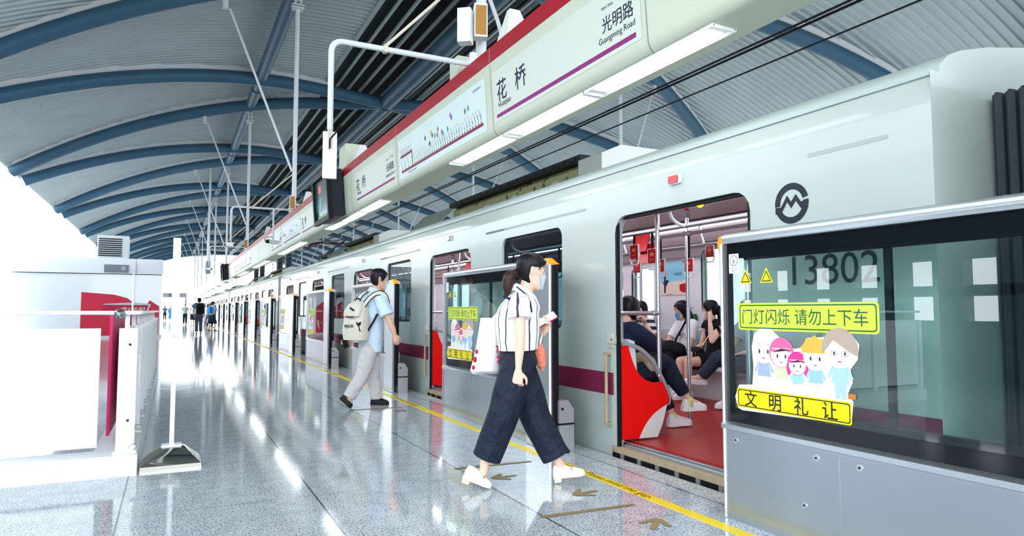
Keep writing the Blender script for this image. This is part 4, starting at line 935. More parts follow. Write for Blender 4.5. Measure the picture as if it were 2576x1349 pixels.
m.build('mullion', POLE, t)
MB().box(KX0, KY0 - .03, 0, KX1, KY0 + .02, .1).build('plinth', GRAN, t)
t = thing('air_conditioner', (-2.2, 33.9, 3.4), 'pale air conditioning unit with a dark grille on top of the lift kiosk', 'air conditioner')
MB().bbox(-2.9, 33.6, 3.4, -1.72, 34.2, 4.4, .02).build('cabinet', mat('aircon_white', 'd5dade', .5), t)
m = MB()
for i in range(9): m.box(-2.85, 33.57, 3.5 + .09 * i, -1.98, 33.6, 3.55 + .09 * i)
m.build('grille', DARK, t)
# sign stand
t = thing('sign_stand', (.03, 5.88, 0), 'tall white sign stand seen edge-on with a pyramid steel base', 'sign stand')
m = MB(); CX_, CY_ = .03, 5.88; w, d = .205, .17
def ring(a, b, z): return [(CX_ - a, CY_ - b, z), (CX_ + a, CY_ - b, z), (CX_ + a, CY_ + b, z), (CX_ - a, CY_ + b, z)]
m.loft([ring(w, d, 0), ring(w, d, .028), ring(w - .003, d - .003, .03), ring(.09, .07, .135), ring(.06, .05, .145)]); m.build('base', mat('mirror_steel', 'a9a79c', .08, 1.0), t)
m = MB(); m.loft([ring(.07, .055, .138), ring(.07, .055, .155)]); m.build('collar', WHITEG, t)
MB().box(CX_ - .016, CY_ - .016, .15, CX_ + .016, CY_ + .016, 1.02).build('pole', WHITEG, t)
m = MB(); m.box(CX_ - .03, CY_ - .22, 1.0, CX_ + .0, CY_ + .22, 1.725); 
for (a, b, z0, z1) in ((-.22, -.2, 1.03, 1.695), (.2, .22, 1.03, 1.695), (-.22, .22, 1.0, 1.03), (-.22, .22, 1.695, 1.725)): m.box(CX_, CY_ + a, z0, CX_ + .022, CY_ + b, z1)
m.build('sign_frame', WHITEG, t)
MB().box(CX_ + .0, CY_ - .2, 1.03, CX_ + .006, CY_ + .2, 1.695).build('sign_sheet', mat('sheet_grey', 'dfe4ea', .3), t)
MB().box(CX_ - .03, CY_ - .05, .985, CX_ + .03, CY_ + .05, 1.0).build('bracket', POLE, t)
# slim post and column further along the stair side
# ================================================================== people
RT = Vector((cos(YAW), -sin(YAW), 0)); AW = Vector((sin(YAW), cos(YAW), 0)); UP = Vector((0, 0, 1))
_cp, _sp = cos(PITCH), sin(PITCH)
def at(u, v, D):
    """world point seen at photo pixel (u, v) whose horizontal distance along the view is D metres"""
    a, b = (u - 1288.0) / FPX, (674.5 - v) / FPX
    hz, vt = _cp - b * _sp, _sp + b * _cp
    return AW * D + RT * (a * D / hz) + UP * (vt * D / hz + EYE)
def spline(P, R, sub=4):
    """Catmull-Rom through points with their radii"""
    P = [Vector(p) for p in P]; n = len(P); Q = []; S = []
    for i in range(n - 1):
        p0, p1, p2, p3 = P[max(i - 1, 0)], P[i], P[i + 1], P[min(i + 2, n - 1)]
        for k in range(sub):
            t = k / sub; t2, t3 = t * t, t * t * t
            Q.append(.5 * ((2 * p1) + (p2 - p0) * t + (2 * p0 - 5 * p1 + 4 * p2 - p3) * t2 + (3 * p1 - p0 - 3 * p2 + p3) * t3))
            ra, rb = R[i], R[i + 1]; e = t * t * (3 - 2 * t)
            S.append((ra[0] + (rb[0] - ra[0]) * e, ra[1] + (rb[1] - ra[1]) * e))
    Q.append(P[-1]); S.append(R[-1]); return Q, S
def limb(m, P, R, lat=None, n=14, sub=4, round0=True, round1=True):
    """tapered limb; R holds a radius or (lateral, depth) pair per point; lat is the lateral direction"""
    R = [r if isinstance(r, tuple) else (r, r) for r in R]
    Q, S = spline(P, R, sub); rings = []; prev = None
    N = len(Q)
    def ring(p, u, w, r): return [tuple(p + u * (r[0] * cos(2 * pi * k / n)) + w * (r[1] * sin(2 * pi * k / n))) for k in range(n)]
    for i in range(N):
        t = (Q[min(i + 1, N - 1)] - Q[max(i - 1, 0)])
        t = t.normalized() if t.length > 1e-9 else UP
        ref = Vector(lat) if lat is not None else (prev if prev is not None else (Vector((1, 0, 0)) if abs(t.x) < .9 else Vector((0, 1, 0))))
        u = (ref - t * ref.dot(t)).normalized(); w = t.cross(u); prev = u
        if i == 0 and round0:
            for f, q in ((.95, .3), (.6, .8)): rings.append(ring(Q[0] - t * (min(S[0]) * f), u, w, (S[0][0] * q, S[0][1] * q)))
        rings.append(ring(Q[i], u, w, S[i]))
        if i == N - 1 and round1:
            for f, q in ((.6, .8), (.95, .3)): rings.append(ring(Q[-1] + t * (min(S[-1]) * f), u, w, (S[-1][0] * q, S[-1][1] * q)))
    m.loft(rings); return m
def fuse(m, name, mt, parent, voxel=.007, smooth=4, label=None, cutz=None):
    """one continuous surface out of overlapping closed pieces"""
    o = m.build('tmp', mt, parent)
    r = o.modifiers.new('r', 'REMESH'); r.mode = 'VOXEL'; r.voxel_size = voxel
    s = o.modifiers.new('s', 'SMOOTH'); s.factor = .5; s.iterations = smooth
    dg = bpy.context.evaluated_depsgraph_get(); me = bpy.data.meshes.new_from_object(o.evaluated_get(dg)); me.name = name
    q = bpy.data.objects.new(name, me); COL.objects.link(q); q.parent = parent
    me.polygons.foreach_set('use_smooth', [True] * len(me.polygons))
    if not me.materials: me.materials.append(mt)
    old = o.data; bpy.data.objects.remove(o); bpy.data.meshes.remove(old)
    if label: q['label'] = label
    return q
HEADP = [(-.120, .018, .074, .045), (-.108, .034, .088, .018), (-.088, .049, .091, -.02), (-.058, .060, .089, -.065), (-.02, .068, .087, -.088), (.02, .0735, .089, -.098), (.055, .074, .086, -.098), (.085, .066, .070, -.085), (.105, .046, .042, -.060), (.118, .016, .008, -.025)]
def hprof(z):
    if z <= HEADP[0][0]: return HEADP[0][1:]
    for a, b in zip(HEADP, HEADP[1:]):
        if z <= b[0]:
            t = (z - a[0]) / (b[0] - a[0]); return tuple(a[i] + (b[i] - a[i]) * t for i in (1, 2, 3))
    return HEADP[-1][1:]
def hpt(z, th, g=0.0):
    """point on the head surface (x right, y front, z up) at height z, angle th from the front, grown by g"""
    w, f, b = hprof(z); c = (f + b) / 2; d = (f - b) / 2
    e = lambda v: math.copysign(abs(v) ** .92, v)
    return ((w + g) * e(sin(th)), c + (d + g) * e(cos(th)), z)
def basis(f, up=UP):
    f = Vector(f).normalized(); r = f.cross(Vector(up)).normalized(); return r, f, r.cross(f)
class Head:
    def __init__(s, c, f, k=1.0, up=UP): s.c = Vector(c); s.r, s.f, s.u = basis(f, up); s.k = k
    def w(s, p): return s.c + (s.r * p[0] + s.f * p[1] + s.u * p[2]) * s.k
    def skin(s, m):
        n = 20; m.loft([[tuple(s.w(hpt(z, 2 * pi * j / n))) for j in range(n)] for z, *_ in HEADP])
        W = lambda *p: tuple(s.w(p))
        limb(m, [W(0, .083, .022), W(0, .094, -.0), W(0, .106, -.026)], [.007 * s.k, .009 * s.k, .012 * s.k], n=8, sub=2)   # nose
        for q in (-1, 1):
            limb(m, [W(q * .011, .095, -.03), W(q * .013, .093, -.03)], [.007 * s.k, .006 * s.k], n=8, sub=1)
            limb(m, [W(q * .07, -.002, .028), W(q * .079, -.012, .022), W(q * .08, -.012, 0), W(q * .074, -.004, -.024)], [(.007 * s.k, .011 * s.k), (.007 * s.k, .014 * s.k), (.007 * s.k, .013 * s.k), (.005 * s.k, .008 * s.k)], lat=s.r, n=8, sub=2)   # ear
            limb(m, [W(q * .016, .088, .04), W(q * .04, .082, .043)], [.007 * s.k, .006 * s.k], n=8, sub=2)    # brow ridge
        limb(m, [W(-.02, .087, -.062), W(0, .095, -.06), W(.02, .087, -.062)], [.004 * s.k, .008 * s.k, .004 * s.k], n=8, sub=2)   # lips
    def eyes(s, parent):
        m = MB(); d = MB(); b = MB()
        for q in (-1, 1):
            m.ball(tuple(s.w((q * .031, .0725, .02))), .0115 * s.k, 10); d.ball(tuple(s.w((q * .031, .0795, .019))), .0065 * s.k, 8)
            b.tube([tuple(s.w((q * .014, .093, .043))), tuple(s.w((q * .034, .088, .048))), tuple(s.w((q * .052, .072, .042)))], [.0025 * s.k, .0032 * s.k, .0015 * s.k], 6)
        e = m.build('eyes', mat('eye_white', 'e9e6e4', .3), parent); d.build('pupils', mat('eye_dark', '1a1210', .2), e); b.build('eyebrows', mat('brow_dark', '2a1d1a', .7), parent)
    def hair(s, parent, mt, low, g=.014, name='hair', extra=None, voxel=None):
        """low(th): lower edge height of the hair at angle th from the front"""
        n, k = 36, 9; rings = []
        for i in range(k + 1):
            row = []
            for j in range(n):
                th = 2 * pi * j / n; z0 = low(abs((th + pi) % (2 * pi) - pi)); t = i / k
                z = .1205 + (z0 - .1205) * (t ** 1.35 * .98 + .02)
                gg = g * (.9 if i < k else .75); p = hpt(min(z, .117), th, gg); row.append(tuple(s.w((p[0], p[1], z + g * .9 * (1 - t) ** .5))))
            rings.append(row)
        row = []
        for j in range(n):
            th = 2 * pi * j / n; z0 = low(abs((th + pi) % (2 * pi) - pi)); row.append(tuple(s.w(hpt(min(z0 + .004, .115), th, -.006))))
        rings.append(row)
        row = [tuple(s.w((hpt(.1, 2 * pi * j / n)[0] * .4, hpt(.1, 2 * pi * j / n)[1] * .4 - .01, .085))) for j in range(n)]; rings.append(row)
        m = MB(); m.loft(rings)
        if extra: extra(m, s)
        return fuse(m, name, mt, parent, voxel or .006, 3)
    def mask(s, parent, mt, drop=0):
        m = MB(); rows = []; k = 8
        for i, z in enumerate((-.012, -.03, -.05, -.07, -.09, -.112)):
            row = []
            for j in range(-k, k + 1):
                th = j / k * .86; bump = .011 * max(0, 1 - abs(j) / 5) * (1.3 if i < 3 else .8)
                p = hpt(max(z, -.11), th, .007 + bump); row.append(tuple(s.w((p[0], p[1], z - drop))))
            rows.append(row)
        m.loft(rows, caps=False, closed=False); n = len(m.v)
        rows2 = [[tuple(Vector(p) - s.f * .004 * s.k) for p in r] for r in rows]; m.loft(rows2, caps=False, closed=False)
        q = m.build('face_mask', mt, parent)
        l = MB()
        for sgn in (-1, 1):
            for z in (-.014, -.108):
                th = .86 * sgn; p = hpt(max(z, -.105), th, .006); mid = hpt((z - .0) * .5, th * 1.4, .007)
                l.tube([tuple(s.w((p[0], p[1], z))), tuple(s.w(mid)), tuple(s.w((sgn * .083, -.022, .01 if z > -.05 else -.01)))], .0022 * s.k, 6)
        l.build('ear_loop', mat('loop_white', 'eef2f5', .6), q)
        return q
def hand(m, wr, d, pn, side, curl=.6, k=1.0, spread=.05):
    """palm and five fingers; d points to the fingers, pn out of the palm, side +1 if the thumb is on d x pn"""
    d = Vector(d).normalized(); pn = (Vector(pn) - d * Vector(pn).dot(d)).normalized(); th = d.cross(pn) * side; wr = Vector(wr)
    limb(m, [wr - d * .01 * k, wr + d * .03 * k, wr + d * .065 * k, wr + d * .088 * k], [(.024 * k, .018 * k), (.034 * k, .017 * k), (.040 * k, .015 * k), (.038 * k, .011 * k)], lat=th, n=12, sub=2)
    for i, (o, L) in enumerate(((.029, .070), (.010, .078), (-.010, .072), (-.028, .056))):
        p = wr + d * (.084 - .004 * abs(i - 1)) * k + th * o * k; a = .15; P = [p]; dd = d
        for seg, f in ((0, .45), (1, .32), (2, .23)):
            a += curl * (.75 + .12 * i) * (1.0 if seg else .8)
            v = (d * cos(a) + pn * sin(a) + th * spread * (1.5 - i) * .6).normalized(); p = p + v * L * f * k; P.append(p)
        limb(m, P, [.0098 * k, .0092 * k, .0084 * k, .007 * k], n=8, sub=2)
    p0 = wr + d * .025 * k + th * .026 * k; p1 = p0 + (d * .6 + th * .75 + pn * .25).normalized() * .034 * k; p2 = p1 + (d * .85 + th * .25 + pn * .35).normalized() * .03 * k; p3 = p2 + (d * .9 + pn * .4 - th * .1).normalized() * .024 * k
    limb(m, [p0, p1, p2, p3], [.0145 * k, .0115 * k, .0098 * k, .008 * k], n=8, sub=2)
def shoe(parent, heel, toe, up, mt, sole, L=None, w=.045, h=.075, heelh=.012, name='shoe', open_=.55, lab=None):
    """heel and toe are the ends of the sole line"""
    heel, toe = Vector(heel), Vector(toe); f = (toe - heel); L = f.length; f.normalize(); u = (Vector(up) - f * Vector(up).dot(f)).normalized(); r = f.cross(u)
    m = MB(); rings = []
    for t, ww, hh, o in ((0, .55, .55, .0), (.05, .72, .95, 0), (.2, .76, 1.0, 0), (.38, .74, .92, 0), (.52, .84, .72, .0), (.7, 1.0, .58, 0), (.85, .92, .45, 0), (.95, .66, .34, 0), (1.0, .3, .22, 0)):
        c = heel + f * (L * t); W = w * ww; Hh = h * hh
        rings.append([tuple(c + r * (W * cos(a)) + u * (max(0.0, sin(a)) ** .75 * Hh)) for a in [pi * j / 8 for j in range(9)]] + [tuple(c + r * (-W * .96) - u * .0), tuple(c - u * .0)])
    m.loft(rings); q = m.build(name, mt, parent, label=lab)
    m = MB(); rings = []
    for t, ww in ((-.012, .5), (.05, .76), (.2, .8), (.38, .76), (.52, .86), (.7, 1.04), (.85, .96), (.95, .7), (1.012, .34)):
        c = heel + f * (L * t); W = w * ww; th = heelh if t > .42 else heelh * 1.15
        rings.append([tuple(c + r * (W * a) + u * b) for a, b in ((-1, -th), (1, -th), (1.0, .006), (-1.0, .006))])
    m.loft(rings); m.build('sole', sole, q)
    return q
SKIN = mat('skin', 'e9c3ae', .5, noise=(9, .05)); SKIN2 = mat('skin_tan', 'd6ac92', .5, noise=(9, .05))
for _s in (SKIN, SKIN2):
    _b = _s.node_tree.nodes['Principled BSDF']; _b.inputs['Subsurface Weight'].default_value = .12; _b.inputs['Subsurface Radius'].default_value = (.02, .008, .005)
HAIR = mat('black_hair', '17141a', .38, noise=(30, .35)); HAIRB = mat('brown_hair', '3a2320', .4, noise=(30, .35)); MASK = mat('blue_mask', 'cde4f2', .7); MASKW = mat('white_mask', 'dfeaf4', .7); MASKB = mat('deep_blue_mask', '5fb4e6', .7)
PHONE = mat('phone_black', '14161c', .2)
def figure(t, J, S):
    """body, clothes and hair from joints J (world) and style S"""
    k = S.get('k', 1.0); vx = S.get('voxel', .006); lat = (Vector(J['shR']) - Vector(J['shL'])).normalized()
    tor = [J['pel'], J['wst'], J['chs'], J['nck']]
    b = MB(); pel, wst, chs, nck = [Vector(p) for p in tor]
    limb(b, [pel - (wst - pel) * .3, pel, wst, chs, chs.lerp(nck, .6), nck], [(.10 * k, .08 * k), (.14 * k, .10 * k), (.115 * k, .085 * k), (.135 * k, .095 * k), (.11 * k, .07 * k), (.05 * k, .048 * k)], lat=lat, n=18)
    H_ = Head(J['hd'], J['hf'], S.get('hk', k), J.get('hu', UP))
    hb = H_.w((0, -.012, -.06))
    limb(b, [nck - (hb - nck) * .3, nck, hb], [.058 * k, .052 * k, .047 * k], n=12)
    H_.skin(b)
    for s in 'LR':
        sh, el, wr = [Vector(J[q + s]) for q in ('sh', 'el', 'wr')]
        sa = .86 if S.get('slim') else 1.0
        limb(b, [nck.lerp(sh, .45), sh, sh.lerp(el, .5), el], [.05 * k * sa, .050 * k * sa, .044 * k * sa, .037 * k * sa], n=12)
        limb(b, [el, el.lerp(wr, .3), wr], [.037 * k * sa, .038 * k * sa, .024 * k * sa], n=12)
        if 'hd' + s in J: d, pn, side, curl = J['hd' + s]; hand(b, wr, d, pn, side, curl, k * .95)
        hip, kn, an = [Vector(J[q + s]) for q in ('hip', 'kn', 'an')]
        limb(b, [hip, hip.lerp(kn, .5), kn], [.085 * k, .072 * k, .052 * k], n=12); limb(b, [kn, kn.lerp(an, .35), an], [.052 * k, .052 * k, .034 * k], n=12)
        if 'toe' + s in J:
            toe = Vector(J['toe' + s]); limb(b, [an, an.lerp(toe, .5) - UP * .005, an.lerp(toe, .85)], [.034 * k, .03 * k, .02 * k], n=10)
    body = fuse(b, 'body', S.get('skin', SKIN), t, vx, 3)
    if S.get('eyes', True): H_.eyes(t)
    T = S['top']; g = T.get('g', .016)
    m = MB(); hem = pel + (pel - wst) * T.get('hem', .2)
    tw = T.get('w', (.155, .145, .16, .135, .07)); td = T.get('d', (.118, .108, .118, .09, .066))
    limb(m, [hem, pel.lerp(wst, max(.5, .15 - T.get("hem", .2))), wst.lerp(chs, .35), chs, chs.lerp(nck, .62), nck.lerp(hb, .12)], [(tw[0] * k, td[0] * k), (tw[0] * k, td[0] * k), (tw[1] * k, td[1] * k), (tw[2] * k, td[2] * k), (tw[3] * k, td[3] * k), (tw[4] * k, td[4] * k)], lat=lat, n=22, round0=False, round1=False)
    for s in 'LR':
        sh, el, wr = [Vector(J[q + s]) for q in ('sh', 'el', 'wr')]; q = T.get('sleeve', .6); sg = T.get('sg', .016)
        if q <= 0: continue
        if q <= 1: limb(m, [nck.lerp(sh, .4), sh, sh.lerp(el, q * .6), sh.lerp(el, q)], [(.055) * k, (.05 + sg) * k, (.05 + sg * 1.2) * k, (.049 + sg * 1.4) * k], n=14, round1=False)
        else: limb(m, [nck.lerp(sh, .4), sh, sh.lerp(el, .5), el, el.lerp(wr, (q - 1) * .5), el.lerp(wr, q - 1)], [.055 * k, (.052 + sg) * k, (.05 + sg) * k, (.045 + sg) * k, (.042 + sg) * k, (.034 + sg * .9) * k], n=14, round1=False)
    top = fuse(m, T.get('name', 'shirt'), T['mat'], t, T.get('voxel', vx * 1.2), T.get('smooth', 4), T.get('label'))
    B = S['bottom']; m = MB(); r = B.get('r', (.105, .095, .075, .07, .065)); q = B.get('len', 1.95)
    limb(m, [pel.lerp(wst, B.get('rise', .45)), pel, pel - (wst - pel) * .35], [(B.get('ww', .14) * k, B.get('wd', .105) * k), (B.get('hw', .165) * k, B.get('hdp', .125) * k), (.13 * k, .10 * k)], lat=lat, n=20, round0=False)
    for s in 'LR':
        hip, kn, an = [Vector(J[z + s]) for z in ('hip', 'kn', 'an')]
        if q > 1:
            end = kn.lerp(an, q - 1)
            limb(m, [hip, hip.lerp(kn, .5), kn, kn.lerp(end, .5), end], [r[0] * k, r[1] * k, r[2] * k, r[3] * k, r[4] * k], n=16, round1=False)
        else:
            end = hip.lerp(kn, q); limb(m, [hip, hip.lerp(kn, q * .5), end], [r[0] * k, r[1] * k, r[2] * k], n=16, round1=False)
    if B.get('extra'): B['extra'](m)
    bot = fuse(m, B.get('name', 'trousers'), B['mat'], t, B.get('voxel', vx * 1.2), B.get('smooth', 4), B.get('label'))
    HS = S.get('hair')
    if HS: H_.hair(t, HS.get('mat', HAIR), HS['low'], HS.get('g', .014), extra=HS.get('extra'), voxel=max(.005, vx * .85))
    if S.get('mask'): H_.mask(t, S['mask'])
    return H_, body, top, bot
def short(th): return .062 if th < .75 else (.062 - (th - .75) * .16 if th < 1.25 else (-.025 if th < 1.45 else (.035 if th < 1.75 else -.055 - min(.03, (th - 1.75) * .04))))
def longh(th): return .07 if th < .5 else (.07 - (th - .5) * .12 if th < 1.2 else -.03 - min(.07, (th - 1.2) * .12))
# ================================================================== the striding woman
def stripes(name, base, ink, axis, count, duty, wob=.0, horizontal=False):
    m = bpy.data.materials.new(name); m.use_nodes = True; nt = m.node_tree; b = nt.nodes['Principled BSDF']; L = nt.links.new; N = nt.nodes.new
    tc = N('ShaderNodeTexCoord'); sp = N('ShaderNodeSeparateXYZ'); mp = N('ShaderNodeMapping'); L(tc.outputs['Object'], mp.inputs['Vector']); mp.inputs['Location'].default_value = (-axis[0], -axis[1], 0)
    ns = N('ShaderNodeTexNoise'); ns.inputs['Scale'].default_value = 6; L(tc.outputs['Object'], ns.inputs['Vector'])
    L(mp.outputs[0], sp.inputs[0])
    def M(op, a, bb=None):
        q = N('ShaderNodeMath'); q.operation = op
        for i, v in enumerate((a, bb)):
            if v is None: continue
            if hasattr(v, 'links'): L(v, q.inputs[i])
            else: q.inputs[i].default_value = v
        return q.outputs[0]
    src = sp.outputs['Z'] if horizontal else M('DIVIDE', M('ARCTAN2', sp.outputs['Y'], sp.outputs['X']), 2 * pi)
    fr = M('FRACT', M('ADD', M('MULTIPLY', src, count), M('MULTIPLY', ns.outputs['Fac'], wob)))
    f1 = M('LESS_THAN', fr, duty)
    mx = N('ShaderNodeMix'); mx.data_type = 'RGBA'; L(f1, mx.inputs[0]); mx.inputs[6].default_value = (*lin(base), 1); mx.inputs[7].default_value = (*lin(ink), 1)
    L(mx.outputs[2], b.inputs['Base Color']); b.inputs['Roughness'].default_value = .75
    MATS[name] = m; return m
DW = 4.64
A = lambda u, v, d=0.0: at(u, v, DW + d)
root = A(1310, 1200); root.z = 0
wo = thing('person', tuple(root), 'woman with a ponytail striding in striped white blouse, wide navy trousers and white loafers', 'person')
NAVY = mat('navy_cloth', '1b2233', .62, noise=(12, .2), bump=(6, .9))
c0 = A(1302, 820) - root
BLOUSE = stripes('striped_blouse', 'f3f3f6', '27304a', (c0.x, c0.y), 13, .14, .55)
hf = (RT * .96 + AW * .22 - UP * .16)
Jw = dict(pel=A(1304, 912), wst=A(1303, 862), chs=A(1303, 800), nck=A(1322, 742), hd=A(1336, 684), hf=hf, hu=UP,
          shR=A(1306, 768, -.165), elR=A(1309, 850, -.22), wrR=A(1304, 932, -.21), hdR=(A(1300, 990, -.2) - A(1304, 932, -.21), AW * .8 + RT * .2, 1, 1.0),
          shL=A(1300, 762, .15), elL=A(1335, 850, .21), wrL=A(1368, 838, .1), hdL=(RT * .35 + UP * .75 - AW * .3, -RT * .5 + UP * .5 - AW * .6, -1, .6),
          hipR=A(1302, 925, -.075), knR=A(1266, 1045, -.09), anR=A(1220, 1164, -.07), toeR=A(1214, 1206, -.07),
          hipL=A(1306, 925, .075), knL=A(1347, 1050, .09), anL=A(1404, 1162, .07), toeL=A(1428, 1196, .06))
def flare(m):
    limb(m, [A(1348, 1060, .08), A(1378, 1095, .07), A(1428, 1136, .05)], [.085, .07, .018], n=10, round1=True)
    limb(m, [A(1290, 960, -.02), A(1262, 1060, -.08), A(1225, 1140, -.07)], [.1, .085, .08], n=12, round1=False)
S = dict(k=.985, slim=True, voxel=.005, skin=SKIN, mask=MASK, hair=None,
         top=dict(mat=BLOUSE, name='blouse', hem=-.62, g=.02, sleeve=.42, sg=.024, w=(.178, .178, .18, .163, .078), d=(.138, .15, .155, .125, .076), label='white blouse with thin navy stripes'),
         bottom=dict(mat=NAVY, name='trousers', r=(.115, .118, .108, .104, .1), len=1.9, rise=.86, ww=.14, wd=.105, hw=.165, hdp=.135, extra=flare, label='wide cropped navy trousers', smooth=6))
Hw, *_ = figure(wo, Jw, S)
def womanlow(th): return .06 if th < .45 else (.06 - (th - .45) * .035 if th < 1.3 else (.03 if th < 1.75 else -.0 - min(.085, (th - 1.75) * .25)))
Hw.hair(wo, HAIR, womanlow, .017)
W_ = lambda *p: Hw.w(p)
m = MB(); limb(m, [W_(0, -.085, -.035), W_(0, -.12, -.032), W_(0.005, -.148, -.065), W_(.005, -.15, -.125), W_(.0, -.14, -.2)], [.018, .03, .042, .038, .012], n=14); fuse(m, 'ponytail', HAIRB, wo, .006, 3, label='reddish brown ponytail')
m = MB(); m.tube([W_(.02 * cos(a), -.104, -.014 + .02 * sin(a)) for a in [2 * pi * i / 12 for i in range(13)]], .007, 6); m.build('hair_tie', BLACK, wo)
# a few strands over the temple
m = MB()
for s in (-1, 1): limb(m, [W_(s * .05, .078, .08), W_(s * .07, .06, .055), W_(s * .079, .04, .035), W_(s * .079, .034, .015)], [.01, .009, .005, .002], n=8)
m.build('side_strand', HAIR, wo)
# collar and yoke piping
m = MB(); nb = A(1322, 742); N0 = Hw.w((0, -.02, -.1))
ringp = []
for i in range(21):
    a = 2 * pi * i / 20 + .3; r_, f_, u_ = basis(hf); v = r_ * cos(a) * .07 + f_ * sin(a) * .07
    ringp.append((nb + v + UP * (.035 - .035 * sin(a)), nb + v * 1.35 + UP * (.0 - .05 * sin(a)), nb + v * 1.55 + UP * (-.035 - .055 * sin(a))))
m.loft([[tuple(q[j]) for q in ringp] for j in range(3)], caps=False, closed=False); m.build('collar', mat('blouse_white', 'f3f3f6', .75), wo)
PIPE = mat('navy_piping', '1e2740', .7)
m = MB(); m.tube([A(1268, 746, -.08), A(1276, 750, -.12), A(1290, 754, -.155), A(1302, 766, -.2), A(1307, 786, -.225)], .008, 6); m.tube([A(1300, 722, -.1), A(1318, 736, -.14), A(1334, 760, -.15), A(1338, 786, -.15)], .005, 6); m.build('piping', PIPE, wo)
LOAF = mat('white_leather', 'f4f1ec', .35); LSOLE = mat('pale_sole', 'e3d6c6', .5); GOLDM = mat('gold_metal', 'd9c08a', .25, .9)
def loafer(heel, toe, up, lab):
    q = shoe(wo, heel, toe, up, LOAF, LSOLE, w=.043, h=.078, heelh=.012, name='loafer')
    h, tt = Vector(heel), Vector(toe); f = (tt - h).normalized(); u = (UP - f * UP.dot(f)).normalized(); r = f.cross(u)
    m = MB(); rg = []
    for z in (-.012, -.02, -.04): rg.append([tuple(h + f * (.004 + .05 * (a + 1) / 2 * (1 if z > -.03 else .9)) + r * (b * .03) + u * z) for a, b in ((-1, -1), (1, -1), (1, 1), (-1, 1))])
    m.loft(rg); m.build('heel', LOAF, q)
    m = MB(); m.loft([[tuple(h + f * (.003 + .052 * (a + 1) / 2) + r * (b * .031) + u * z) for a, b in ((-1, -1), (1, -1), (1, 1), (-1, 1))] for z in (-.016, -.022)]); m.build('heel_trim', GOLDM, q)
    m = MB(); c = h + f * (.13); m.tube([tuple(c + r * (.036 * cos(a)) + u * (.012 + .044 * sin(a))) for a in [pi * i / 8 for i in range(9)]], .005, 6); m.build('strap', GOLDM, q)
fr = A(1236, 1224, -.07); fr.z = .012; hr = A(1166, 1196, -.07); loafer(hr, fr, UP, '')
hl = A(1393, 1207, .07); hl.z = .045; tl = A(1471, 1196, .04); tl.z = hl.z + .03; loafer(hl, tl, UP, '')
# phone in her hand
ph = A(1374, 804, .08)
def phone(c, u, r, label, w=.075, h=.155, th=.009, screen=None, case=PHONE, nrm=None):
    c = Vector(c); u = Vector(u).normalized()
    if nrm is not None: r = u.cross(Vector(nrm))
    r = (Vector(r) - u * Vector(r).dot(u)).normalized(); n = r.cross(u)
    t = thing('phone', tuple(c), label, 'phone'); m = MB()
    P = rrect(-w / 2, -h / 2, w / 2, h / 2, .01, 3)
    m.loft([[tuple(c + r * p[0] + u * p[1] - n * th / 2) for p in P], [tuple(c + r * p[0] + u * p[1] + n * th / 2) for p in P]]); m.build('case', case, t)
    m = MB(); P = rrect(-w / 2 + .004, -h / 2 + .004, w / 2 - .004, h / 2 - .004, .008, 3); m.flat([(p[0], p[1]) for p in P], c, r, u, th / 2 + .0006); m.build('screen', screen or BLACKG, t)
    return t
SCREENW = mat('phone_screen', 'e9edf4', .15, emit=('e9edf8', .7)); CASER = mat('crimson_case', 'c0274a', .35)
phone(ph, RT * .78 + UP * .42 + AW * .1, None, 'phone in a crimson case held up by the woman in the striped blouse', screen=SCREENW, case=CASER, nrm=RT * -.38 + UP * .62 - AW * .7)
# coral folding umbrella hanging from her wrist
u = thing('umbrella', tuple(A(1362, 870, .05)), 'folded coral umbrella hanging from the left wrist of the striding woman', 'umbrella')
m = MB(); limb(m, [A(1360, 872, .06), A(1358, 892, .06), A(1362, 915, .06), A(1366, 935, .06)], [.022, .045, .035, .006], n=14)
fuse(m, 'canopy', mat('coral_cloth', 'ee8c72', .7, noise=(20, .15), bump=(30, .5)), u, .006, 2)
MB().tube([A(1358, 872, .06), A(1360, 855, .06), A(1364, 842, .07)], [.014, .017, .012], 10).build('handle', STEELB, u)
# white shopping tote behind her
tb = thing('tote_bag', tuple(A(1222, 870, .1)), 'white shopping tote with a red round print hanging behind the striding woman', 'bag')
TOTE = mat('white_tote', 'f3f2f4', .65, bump=(6, .5))
m = MB()
rows = []
for (v, l, r, th) in ((800, 1211, 1246, .045), (830, 1207, 1250, .06), (870, 1201, 1254, .075), (905, 1194, 1256, .085), (932, 1187, 1256, .07), (941, 1192, 1252, .03)):
    cc = A((l + r) / 2, v, .1); hw = (r - l) / 2 * DW / 1703
    rows.append([tuple(cc + RT * (hw * 1.15 * cos(a)) + AW * (th * sin(a))) for a in [2 * pi * i / 16 for i in range(16)]])
m.loft(rows); m.build('sack', TOTE, tb)
PRR = mat('tote_red', 'b3183c', .5)
m = MB(); c = A(1247, 893, .0)
n = 20
for i in range(n):
    a, b = 2 * pi * i / n, 2 * pi * (i + 1) / n
    m.add([tuple(c + RT * (r * .72 * cos(q)) + UP * (r * sin(q)) + AW * (.045 if cos(q) > -.2 else .05)) for q, r in ((a, .062), (b, .062), (b, .046), (a, .046))], [(0, 1, 2, 3)])
m.add([tuple(c + RT * p[0] + UP * p[1] + AW * .045) for p in ((-.02, -.028), (.03, -.028), (.03, -.012), (-.0, -.012))], [(0, 1, 2, 3)])
m.add([tuple(c + RT * p[0] + UP * p[1] + AW * .045) for p in ((-.02, -.028), (-.008, -.028), (.018, .035), (.006, .035))], [(0, 1, 2, 3)])
m.build('round_print', PRR, tb)
m = MB(); m.tube([A(1240, 803, .1), A(1262, 780, .12), A(1290, 752, .12)], .012, 6); m.build('strap', TOTE, tb)
m = MB()
